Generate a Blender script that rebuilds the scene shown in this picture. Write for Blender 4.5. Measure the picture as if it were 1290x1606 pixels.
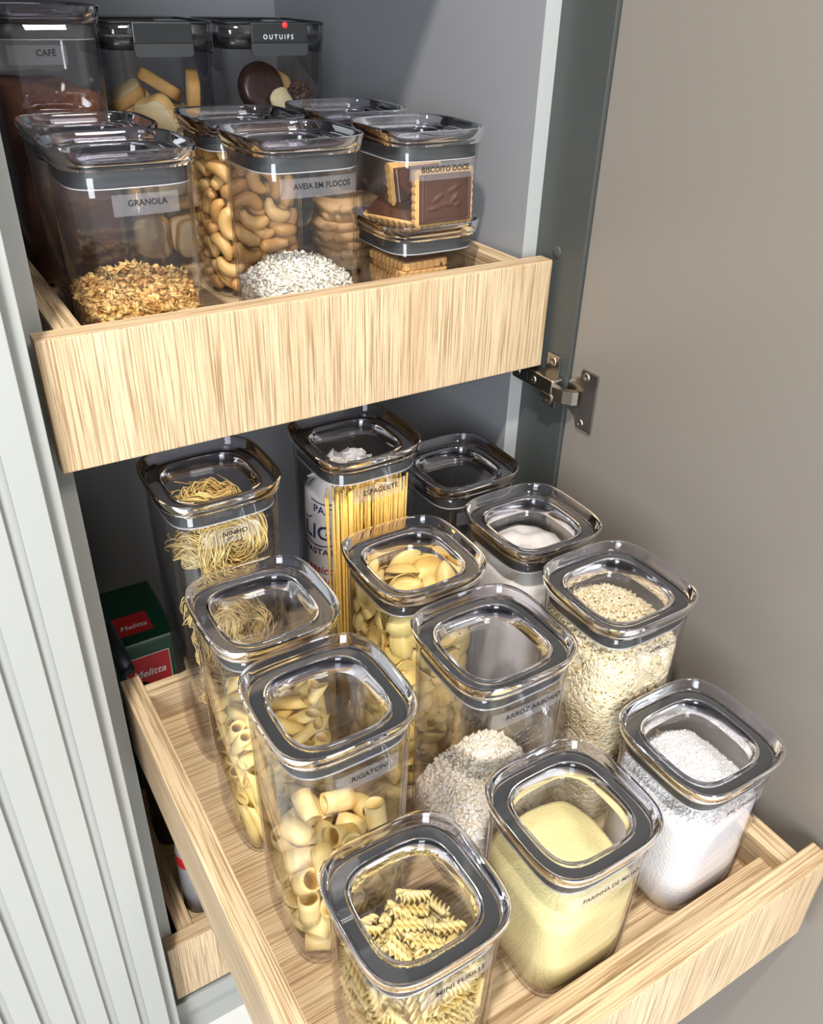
import bpy, bmesh, math, random
import numpy as np
from mathutils import Vector, Matrix, Euler, noise

for o in list(bpy.data.objects):
    bpy.data.objects.remove(o)
scene = bpy.context.scene
COL = scene.collection
R = math.radians

# ------------------------------------------------------------------ camera
cam_d = bpy.data.cameras.new('camera')
cam = bpy.data.objects.new('camera', cam_d)
COL.objects.link(cam)
cam.location = (-0.07173, -0.59112, 0.21146)
cam.rotation_euler = (R(57.916), R(-1.551), R(-31.560))
cam_d.sensor_fit = 'HORIZONTAL'
cam_d.sensor_width = 36.0
cam_d.lens = 36.0 * 1322.07 / 1290.0
cam_d.clip_start = 0.01
scene.camera = cam

# ------------------------------------------------------------------ light
world = bpy.data.worlds.new('room_light')
scene.world = world
world.use_nodes = True
bg = world.node_tree.nodes['Background']
bg.inputs[0].default_value = (0.93, 0.96, 1.0, 1)
bg.inputs[1].default_value = 0.50

def lamp(name, kind, loc, target, energy, color, size=0.1, size_y=None, angle=None):
    d = bpy.data.lights.new(name, kind)
    d.energy = energy
    d.color = color
    if kind == 'AREA':
        d.shape = 'RECTANGLE' if size_y else 'DISK'
        d.size = size
        if size_y:
            d.size_y = size_y
    elif kind == 'SPOT':
        d.shadow_soft_size = size
        d.spot_size = angle
        d.spot_blend = 0.6
    o = bpy.data.objects.new(name, d)
    COL.objects.link(o)
    o.location = loc
    o.rotation_euler = (Vector(target) - Vector(loc)).to_track_quat('-Z', 'Y').to_euler()
    return o

lamp('ceiling_downlight', 'SPOT', (-0.30, -0.74, 1.65), (0.18, -0.25, -0.4), 180.0, (1.0, 0.94, 0.85), 0.045, angle=R(80))
lamp('overhead_fill', 'AREA', (0.55, -1.75, 1.70), (0.2, 0.0, -0.1), 28.0, (1.0, 0.96, 0.90), 0.5, 0.5)  # soft overhead fill, added to brighten the drawer contents
lamp('window_daylight', 'AREA', (-1.1, -2.5, 0.55), (0.2, 0.1, -0.1), 92.0, (0.88, 0.94, 1.0), 0.8, 1.7)

scene.view_settings.view_transform = 'Standard'
scene.view_settings.look = 'None'
scene.view_settings.gamma = 1.0
scene.view_settings.use_curve_mapping = False
scene.view_settings.exposure = 0.0
scene.cycles.transparent_max_bounces = 40
scene.cycles.max_bounces = 10
scene.cycles.diffuse_bounces = 3
scene.cycles.glossy_bounces = 4
scene.cycles.transmission_bounces = 8
scene.cycles.caustics_reflective = False
scene.cycles.caustics_refractive = False

# ------------------------------------------------------------------ materials
def srgb(r, g, b):
    f = lambda c: (c / 255 / 12.92) if c <= 10 else ((c / 255 + 0.055) / 1.055) ** 2.4
    return (f(r), f(g), f(b), 1.0)

MAT = {}
def new_mat(name):
    m = bpy.data.materials.new(name)
    m.use_nodes = True
    MAT[name] = m
    nt = m.node_tree
    return m, nt, nt.nodes['Principled BSDF'], nt.nodes['Material Output']

def simple(name, color, rough=0.5, metal=0.0, var=0.0, scale=60.0, bump=0.0, bscale=400.0, sss=0.0, coat=0.0, emit=None):
    m, nt, p, out = new_mat(name)
    p.inputs['Base Color'].default_value = color
    p.inputs['Roughness'].default_value = rough
    p.inputs['Metallic'].default_value = metal
    if coat:
        p.inputs['Coat Weight'].default_value = coat
        p.inputs['Coat Roughness'].default_value = 0.12
    if sss:
        p.inputs['Subsurface Weight'].default_value = sss
        p.inputs['Subsurface Radius'].default_value = (0.004, 0.003, 0.002)
        p.inputs['Subsurface Scale'].default_value = 1.0
    tc = nt.nodes.new('ShaderNodeTexCoord')
    if var:
        n = nt.nodes.new('ShaderNodeTexNoise')
        n.inputs['Scale'].default_value = scale
        n.inputs['Detail'].default_value = 4
        nt.links.new(tc.outputs['Object'], n.inputs['Vector'])
        mr = nt.nodes.new('ShaderNodeMapRange')
        mr.inputs[1].default_value = 0.3; mr.inputs[2].default_value = 0.7
        mr.inputs[3].default_value = 1 - var; mr.inputs[4].default_value = 1 + var
        nt.links.new(n.outputs[0], mr.inputs[0])
        mx = nt.nodes.new('ShaderNodeVectorMath'); mx.operation = 'SCALE'
        mx.inputs[0].default_value = color[:3]
        nt.links.new(mr.outputs[0], mx.inputs['Scale'])
        nt.links.new(mx.outputs[0], p.inputs['Base Color'])
    if bump:
        n = nt.nodes.new('ShaderNodeTexNoise')
        n.inputs['Scale'].default_value = bscale
        n.inputs['Detail'].default_value = 3
        nt.links.new(tc.outputs['Object'], n.inputs['Vector'])
        b = nt.nodes.new('ShaderNodeBump')
        b.inputs['Strength'].default_value = bump
        b.inputs['Distance'].default_value = 0.001
        nt.links.new(n.outputs[0], b.inputs['Height'])
        nt.links.new(b.outputs[0], p.inputs['Normal'])
    return m

def per_object(name, c1, c2, rough=0.5, sss=0.0, bump=0.0, bscale=500.0, wave=None):
    """colour varies from piece to piece between c1 and c2"""
    m, nt, p, out = new_mat(name)
    oi = nt.nodes.new('ShaderNodeObjectInfo')
    mx = nt.nodes.new('ShaderNodeMix'); mx.data_type = 'RGBA'
    nt.links.new(oi.outputs['Random'], mx.inputs[0])
    mx.inputs[6].default_value = c1
    mx.inputs[7].default_value = c2
    nt.links.new(mx.outputs[2], p.inputs['Base Color'])
    p.inputs['Roughness'].default_value = rough
    if sss:
        p.inputs['Subsurface Weight'].default_value = sss
        p.inputs['Subsurface Radius'].default_value = (0.004, 0.003, 0.0015)
        p.inputs['Subsurface Scale'].default_value = 1.0
    if bump:
        tc = nt.nodes.new('ShaderNodeTexCoord')
        n = nt.nodes.new('ShaderNodeTexNoise')
        n.inputs['Scale'].default_value = bscale
        nt.links.new(tc.outputs['Object'], n.inputs['Vector'])
        b = nt.nodes.new('ShaderNodeBump')
        b.inputs['Strength'].default_value = bump
        b.inputs['Distance'].default_value = 0.0006
        nt.links.new(n.outputs[0], b.inputs['Height'])
        nt.links.new(b.outputs[0], p.inputs['Normal'])
    return m

def grains_mat(name, c1, c2, rough=0.5, scale=350.0, c3=None):
    """flakes / grains: colour changes from grain to grain (cells of a voronoi)"""
    m, nt, p, out = new_mat(name)
    tc = nt.nodes.new('ShaderNodeTexCoord')
    v = nt.nodes.new('ShaderNodeTexVoronoi')
    v.inputs['Scale'].default_value = scale
    nt.links.new(tc.outputs['Object'], v.inputs['Vector'])
    cr = nt.nodes.new('ShaderNodeValToRGB')
    cr.color_ramp.elements[0].color = c1
    cr.color_ramp.elements[1].color = c2
    if c3:
        e = cr.color_ramp.elements.new(0.5); e.color = c3
    sx = nt.nodes.new('ShaderNodeSeparateColor')
    nt.links.new(v.outputs['Color'], sx.inputs[0])
    nt.links.new(sx.outputs[0], cr.inputs[0])
    nt.links.new(cr.outputs[0], p.inputs['Base Color'])
    p.inputs['Roughness'].default_value = rough
    return m

def clear_mat(name, base, edge, r0=0.035, r1=0.7, rough=0.03, milk=0.0, milk_col=(0.8, 0.8, 0.82, 1)):
    """clear moulded plastic: passes light straight through, reflects more and tints towards grazing angles"""
    m, nt, p, out = new_mat(name)
    nt.nodes.remove(p)
    lw = nt.nodes.new('ShaderNodeLayerWeight')
    lw.inputs['Blend'].default_value = 0.5
    pw = nt.nodes.new('ShaderNodeMath'); pw.operation = 'POWER'; pw.inputs[1].default_value = 4.0
    nt.links.new(lw.outputs['Facing'], pw.inputs[0])
    mr = nt.nodes.new('ShaderNodeMapRange')
    mr.inputs[3].default_value = r0; mr.inputs[4].default_value = r1
    nt.links.new(pw.outputs[0], mr.inputs[0])
    pw2 = nt.nodes.new('ShaderNodeMath'); pw2.operation = 'POWER'; pw2.inputs[1].default_value = 2.2
    nt.links.new(lw.outputs['Facing'], pw2.inputs[0])
    mx = nt.nodes.new('ShaderNodeMix'); mx.data_type = 'RGBA'
    mx.inputs[6].default_value = base; mx.inputs[7].default_value = edge
    nt.links.new(pw2.outputs[0], mx.inputs[0])
    tr = nt.nodes.new('ShaderNodeBsdfTransparent')
    nt.links.new(mx.outputs[2], tr.inputs[0])
    body = tr.outputs[0]
    if milk:
        df = nt.nodes.new('ShaderNodeBsdfDiffuse'); df.inputs[0].default_value = milk_col
        ms = nt.nodes.new('ShaderNodeMixShader'); ms.inputs[0].default_value = milk
        nt.links.new(body, ms.inputs[1]); nt.links.new(df.outputs[0], ms.inputs[2])
        body = ms.outputs[0]
    gl = nt.nodes.new('ShaderNodeBsdfGlossy')
    gl.inputs['Roughness'].default_value = rough
    gl.inputs[0].default_value = (1, 1, 1, 1)
    sh = nt.nodes.new('ShaderNodeMixShader')
    nt.links.new(mr.outputs[0], sh.inputs[0])
    nt.links.new(body, sh.inputs[1])
    nt.links.new(gl.outputs[0], sh.inputs[2])
    nt.links.new(sh.outputs[0], out.inputs[0])
    return m

def wood_mat(name, axis, light, mid, dark):
    """pale oak laminate, grain along one axis (0 x, 1 y, 2 z)"""
    m, nt, p, out = new_mat(name)
    tc = nt.nodes.new('ShaderNodeTexCoord')
    def stretched(scale, along, detail, rough=0.6):
        mp = nt.nodes.new('ShaderNodeMapping')
        s = [scale] * 3; s[axis] = along
        mp.inputs['Scale'].default_value = s
        nt.links.new(tc.outputs['Object'], mp.inputs[0])
        n = nt.nodes.new('ShaderNodeTexNoise')
        n.inputs['Scale'].default_value = 1.0
        n.inputs['Detail'].default_value = detail
        n.inputs['Roughness'].default_value = rough
        n.inputs['Distortion'].default_value = 0.25
        nt.links.new(mp.outputs[0], n.inputs[0])
        return n.outputs[0]
    a = stretched(34, 3.0, 3)
    b = stretched(720, 10, 4, 0.65)
    c = stretched(300, 6, 3)
    def ramp(src, e):
        r = nt.nodes.new('ShaderNodeValToRGB')
        r.color_ramp.elements[0].position = e[0][0]; r.color_ramp.elements[0].color = e[0][1]
        r.color_ramp.elements[1].position = e[-1][0]; r.color_ramp.elements[1].color = e[-1][1]
        for q in e[1:-1]:
            k = r.color_ramp.elements.new(q[0]); k.color = q[1]
        nt.links.new(src, r.inputs[0])
        return r.outputs[0]
    base = ramp(a, [(0.32, mid), (0.62, light)])
    fine = ramp(b, [(0.40, (0, 0, 0, 1)), (0.53, (1, 1, 1, 1))])
    wide = ramp(c, [(0.34, (0.0, 0.0, 0.0, 1)), (0.55, (1, 1, 1, 1))])
    def mix(fac, c1, c2):
        mx = nt.nodes.new('ShaderNodeMix'); mx.data_type = 'RGBA'
        for i, v in ((0, fac), (6, c1), (7, c2)):
            if isinstance(v, (tuple, float)):
                mx.inputs[i].default_value = v
            else:
                nt.links.new(v, mx.inputs[i])
        return mx.outputs[2]
    t1 = mix(fine, dark, base)
    t2 = mix(wide, mid, t1)
    t3 = mix(0.62, t2, t1)
    nt.links.new(t3, p.inputs['Base Color'])
    p.inputs['Roughness'].default_value = 0.5
    bp = nt.nodes.new('ShaderNodeBump')
    bp.inputs['Strength'].default_value = 0.25
    bp.inputs['Distance'].default_value = 0.0005
    nt.links.new(b, bp.inputs['Height'])
    nt.links.new(bp.outputs[0], p.inputs['Normal'])
    return m

WL, WM, WD = srgb(214, 191, 156), srgb(198, 170, 135), srgb(150, 121, 86)
for i, ax in enumerate('xyz'):
    wood_mat('oak_' + ax, i, WL, WM, WD)
simple('lacquer', srgb(160, 161, 157), 0.42)
simple('edge_band', srgb(166, 168, 166), 0.4)
simple('carcass_grey', srgb(140, 141, 145), 0.45, var=0.02, scale=900)
simple('side_grey', srgb(70, 73, 71), 0.4)
simple('door_taupe', srgb(134, 127, 119), 0.36, var=0.02, scale=900)
simple('floor_tile', srgb(226, 226, 224), 0.3, var=0.05, scale=25)
simple('nickel', srgb(176, 168, 158), 0.28, metal=1.0)
simple('dark_steel', srgb(70, 78, 84), 0.4, metal=0.6)
simple('gasket', srgb(52, 54, 56), 0.6)
simple('black_plastic', srgb(34, 36, 37), 0.35)
simple('black_ink', srgb(16, 16, 18), 0.6)
simple('navy_ink', srgb(36, 36, 84), 0.6)
simple('red_ink', srgb(176, 40, 44), 0.6)
simple('white_ink', srgb(232, 232, 232), 0.6)
simple('red_dot', srgb(226, 60, 66), 0.5)
simple('bag_white', srgb(214, 212, 206), 0.35, bump=0.35, bscale=70)
simple('green_box', srgb(10, 70, 44), 0.35)
simple('red_label', srgb(200, 34, 40), 0.45)
simple('grey_label', srgb(150, 150, 152), 0.4)
simple('dark_bottle', srgb(38, 36, 36), 0.3)
simple('flour', srgb(246, 242, 234), 0.9, bump=0.5, bscale=300)
simple('sugar', srgb(236, 234, 230), 0.8, bump=0.5, bscale=600)
simple('salt', srgb(250, 249, 248), 0.7, bump=0.9, bscale=520)
simple('cornmeal', srgb(255, 240, 172), 0.85, var=0.06, scale=420, bump=0.7, bscale=700)
simple('coffee', srgb(92, 52, 32), 0.9, var=0.25, scale=300, bump=0.8, bscale=800)
grains_mat('rice', srgb(252, 240, 208), srgb(242, 222, 176), 0.4, 260)
grains_mat('arborio_rice', srgb(255, 252, 242), srgb(248, 238, 218), 0.45, 260)
grains_mat('oats', srgb(250, 246, 234), srgb(236, 226, 206), 0.7, 220)
grains_mat('granola', srgb(172, 122, 60), srgb(230, 194, 126), 0.65, 200, srgb(206, 160, 92))
grains_mat('cocoa_granules', srgb(52, 34, 26), srgb(92, 64, 50), 0.75, 250)
grains_mat('sprinkles', srgb(56, 30, 22), srgb(96, 58, 44), 0.5, 500)
per_object('pasta', srgb(255, 230, 164), srgb(250, 214, 138), 0.4, sss=0.25)
per_object('pasta_pale', srgb(255, 235, 168), srgb(252, 224, 146), 0.42, sss=0.25)
per_object('pasta_deep', srgb(253, 225, 146), srgb(248, 209, 120), 0.42, sss=0.2)
per_object('nest_pasta', srgb(255, 230, 160), srgb(250, 217, 138), 0.45)
simple('spaghetti', srgb(240, 196, 96), 0.4, var=0.1, scale=200)
per_object('cashew', srgb(226, 186, 120), srgb(200, 148, 82), 0.42, sss=0.15, bump=0.3, bscale=300)
per_object('toast_face', srgb(250, 230, 184), srgb(242, 214, 158), 0.8, bump=0.8, bscale=500)
per_object('toast_crust', srgb(228, 184, 116), srgb(208, 156, 88), 0.7)
simple('biscuit', srgb(226, 178, 112), 0.7, var=0.1, scale=150, bump=0.4, bscale=700)
simple('chocolate', srgb(84, 54, 42), 0.36, var=0.06, scale=120)
simple('dark_chocolate', srgb(58, 34, 28), 0.3, var=0.1, scale=150)
simple('cream', srgb(240, 222, 176), 0.7)
per_object('cracker', srgb(222, 190, 138), srgb(186, 140, 92), 0.75, bump=0.5, bscale=500)
clear_mat('clear_body', (0.995, 0.994, 0.995, 1), (0.84, 0.82, 0.86, 1), 0.035, 0.8, 0.03)
clear_mat('clear_lid', (0.985, 0.983, 0.99, 1), (0.70, 0.68, 0.78, 1), 0.05, 0.85, 0.04)
m, nt, pb, out_ = new_mat('clear_rim')
pb.inputs['Base Color'].default_value = (0.89, 0.87, 0.965, 1)
pb.inputs['Roughness'].default_value = 0.02
pb.inputs['IOR'].default_value = 1.45
pb.inputs['Transmission Weight'].default_value = 1.0
clear_mat('clear_lip', (0.85, 0.85, 0.87, 1), (0.7, 0.7, 0.75, 1), 0.1, 0.7, 0.1, milk=0.45)
clear_mat('smoky_box', (0.985, 0.985, 0.985, 1), (0.55, 0.56, 0.60, 1), 0.04, 0.75, 0.04)
clear_mat('sticker', (0.96, 0.96, 0.97, 1), (0.9, 0.9, 0.9, 1), 0.03, 0.3, 0.3, milk=0.11, milk_col=(0.75, 0.75, 0.80, 1))
clear_mat('wrapper', (0.93, 0.93, 0.93, 1), (0.7, 0.7, 0.7, 1), 0.10, 0.8, 0.08)

# ------------------------------------------------------------------ mesh helpers
def finish(name, me, mat, parent=None, loc=(0, 0, 0), rot=(0, 0, 0), smooth=True):
    mats = mat if isinstance(mat, (list, tuple)) else [mat]
    if not me.materials:
        for q in mats:
            me.materials.append(MAT[q])
    if smooth and not me.get('done'):
        me.shade_smooth()
        if isinstance(smooth, float): me.set_sharp_from_angle(angle=R(smooth))
        me['done'] = 1
    o = bpy.data.objects.new(name, me)
    COL.objects.link(o)
    o.location = loc
    o.rotation_euler = rot
    o.parent = parent
    return o

def tag(o, label=None, cat=None, group=None, kind=None):
    if label: o['label'] = label
    if cat: o['category'] = cat
    if group: o['group'] = group
    if kind: o['kind'] = kind
    return o

def empty(name, loc, label=None, cat=None, group=None, rot=(0, 0, 0), kind=None):
    o = bpy.data.objects.new(name, None)
    o.empty_display_size = 0.01
    COL.objects.link(o)
    o.location = loc
    o.rotation_euler = rot
    return tag(o, label, cat, group, kind)

def bm_mesh(bm, name):
    me = bpy.data.meshes.new(name)
    bm.normal_update()
    bm.to_mesh(me)
    bm.free()
    return me

def box_mesh(name, lo, hi, bevel=0.0, seg=2):
    bm = bmesh.new()
    bmesh.ops.create_cube(bm, size=1)
    for v in bm.verts:
        for i in range(3):
            v.co[i] = lo[i] if v.co[i] < 0 else hi[i]
    if bevel:
        bmesh.ops.bevel(bm, geom=bm.edges[:], offset=bevel, segments=seg, affect='EDGES', profile=0.6)
    return bm_mesh(bm, name)

def box(name, lo, hi, mat, parent=None, bevel=0.0, label=None, cat=None, kind=None):
    """a bevelled board; origin at its lower corner"""
    d = [hi[i] - lo[i] for i in range(3)]
    o = finish(name, box_mesh(name, (0, 0, 0), d, bevel), mat, parent, lo, smooth=False)
    return tag(o, label, cat, None, kind)

def sq(a, h, n):
    c, s = math.cos(a), math.sin(a)
    return (h * math.copysign(abs(c) ** (2 / n), c), h * math.copysign(abs(s) ** (2 / n), s))

def loft_mesh(name, prof, seg=56, closed=False, cap0=False, cap1=False):
    """prof: list of (half size, z, exponent): rounded-square rings joined in order"""
    vs, fs = [], []
    for h, z, n in prof:
        for i in range(seg):
            x, y = sq(2 * math.pi * i / seg, h, n)
            vs.append((x, y, z))
    m = len(prof)
    for k in range(m if closed else m - 1):
        a, b = k * seg, ((k + 1) % m) * seg
        for i in range(seg):
            j = (i + 1) % seg
            fs.append((a + i, a + j, b + j, b + i))
    if cap0: fs.append(tuple(reversed(range(seg))))
    if cap1: fs.append(tuple(range((m - 1) * seg, m * seg)))
    me = bpy.data.meshes.new(name)
    me.from_pydata(vs, [], fs)
    return me

def tube(path, r, sides=4, closed=False, cap=True):
    """verts / faces of a thin tube along a path"""
    vs, fs = [], []
    n = len(path)
    P = [Vector(p) for p in path]
    for i in range(n):
        if closed:
            t = P[(i + 1) % n] - P[i - 1]
        else:
            t = P[min(i + 1, n - 1)] - P[max(i - 1, 0)]
        if t.length < 1e-9: t = Vector((0, 0, 1))
        t.normalize()
        up = Vector((0, 0, 1)) if abs(t.z) < 0.9 else Vector((1, 0, 0))
        u = t.cross(up).normalized(); w = t.cross(u)
        rr = r[i] if isinstance(r, (list, tuple)) else r
        for k in range(sides):
            a = 2 * math.pi * k / sides
            vs.append(tuple(P[i] + u * (rr * math.cos(a)) + w * (rr * math.sin(a))))
    m = n if closed else n - 1
    for i in range(m):
        a, b = i * sides, ((i + 1) % n) * sides
        for k in range(sides):
            fs.append((a + k, a + (k + 1) % sides, b + (k + 1) % sides, b + k))
    if cap and not closed:
        fs.append(tuple(range(sides - 1, -1, -1)))
        fs.append(tuple(range((n - 1) * sides, n * sides)))
    return vs, fs

def merge(parts, name):
    vs, fs = [], []
    for v, f in parts:
        b = len(vs)
        vs += v
        fs += [tuple(b + i for i in q) for q in f]
    me = bpy.data.meshes.new(name)
    me.from_pydata(vs, [], fs)
    return me

def scatter_mesh(name, bv, bf, pos, rots, scl):
    """many copies of one small shape in one mesh (grains, flakes)"""
    bv = np.asarray(bv, float)
    pos = np.asarray(pos, float); rots = np.asarray(rots, float); scl = np.asarray(scl, float)
    cx, cy, cz = np.cos(rots).T; sx, sy, sz = np.sin(rots).T
    M = np.empty((len(pos), 3, 3))
    M[:, 0, 0] = cz * cy; M[:, 0, 1] = cz * sy * sx - sz * cx; M[:, 0, 2] = cz * sy * cx + sz * sx
    M[:, 1, 0] = sz * cy; M[:, 1, 1] = sz * sy * sx + cz * cx; M[:, 1, 2] = sz * sy * cx - cz * sx
    M[:, 2, 0] = -sy; M[:, 2, 1] = cy * sx; M[:, 2, 2] = cy * cx
    V = np.einsum('nij,vj->nvi', M, bv) * scl[:, None, None] + pos[:, None, :]
    nv = len(bv)
    me = bpy.data.meshes.new(name)
    n = len(pos)
    me.vertices.add(n * nv)
    me.vertices.foreach_set('co', V.reshape(-1))
    ls = [len(f) for f in bf]
    flat = np.concatenate([np.asarray(f) for f in bf])
    tot = len(flat)
    me.loops.add(tot * n)
    idx = (flat[None, :] + (np.arange(n) * nv)[:, None]).reshape(-1)
    me.loops.foreach_set('vertex_index', idx.astype(np.int32))
    me.polygons.add(len(bf) * n)
    st = np.concatenate([[0], np.cumsum(ls)[:-1]])
    me.polygons.foreach_set('loop_start', (st[None, :] + (np.arange(n) * tot)[:, None]).reshape(-1).astype(np.int32))
    me.update(calc_edges=True)
    me.validate()
    return me

_txt = {}
def text_mesh(s, squash=1.0):
    """flat lettering as (verts, faces), left edge at 0, unit width, baseline at 0"""
    if s in _txt: return _txt[s]
    c = bpy.data.curves.new('lettering', 'FONT')
    c.body = s
    c.resolution_u = 3
    c.offset = 0.014
    o = bpy.data.objects.new('lettering', c)
    COL.objects.link(o)
    bpy.context.view_layer.update()
    me = bpy.data.meshes.new_from_object(o.evaluated_get(bpy.context.evaluated_depsgraph_get()))
    bm = bmesh.new(); bm.from_mesh(me)
    # cut long spans so the letters can follow a curved face
    w = [v.co.x for v in bm.verts]
    x0, x1 = min(w), max(w)
    for k in range(1, 24):
        bmesh.ops.bisect_plane(bm, geom=bm.verts[:] + bm.edges[:] + bm.faces[:], plane_co=(x0 + (x1 - x0) * k / 24, 0, 0), plane_no=(1, 0, 0))
    bm.verts.ensure_lookup_table()
    vs = [((v.co.x - x0) / (x1 - x0), v.co.y / (x1 - x0)) for v in bm.verts]
    bm.verts.index_update()
    fs = [tuple(v.index for v in f.verts) for f in bm.faces]
    bm.free()
    bpy.data.objects.remove(o); bpy.data.curves.remove(c); bpy.data.meshes.remove(me)
    _txt[s] = (vs, fs)
    return vs, fs

def lettering(name, s, width, fn, mat, parent, italic=0.0):
    """fn maps (u, v) in metres on the face to a local 3D point"""
    vs, fs = text_mesh(s)
    me = bpy.data.meshes.new(name)
    me.from_pydata([fn(u * width + italic * v * width, v * width) for u, v in vs], [], fs)
    return finish(name, me, mat, parent, smooth=False)

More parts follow.
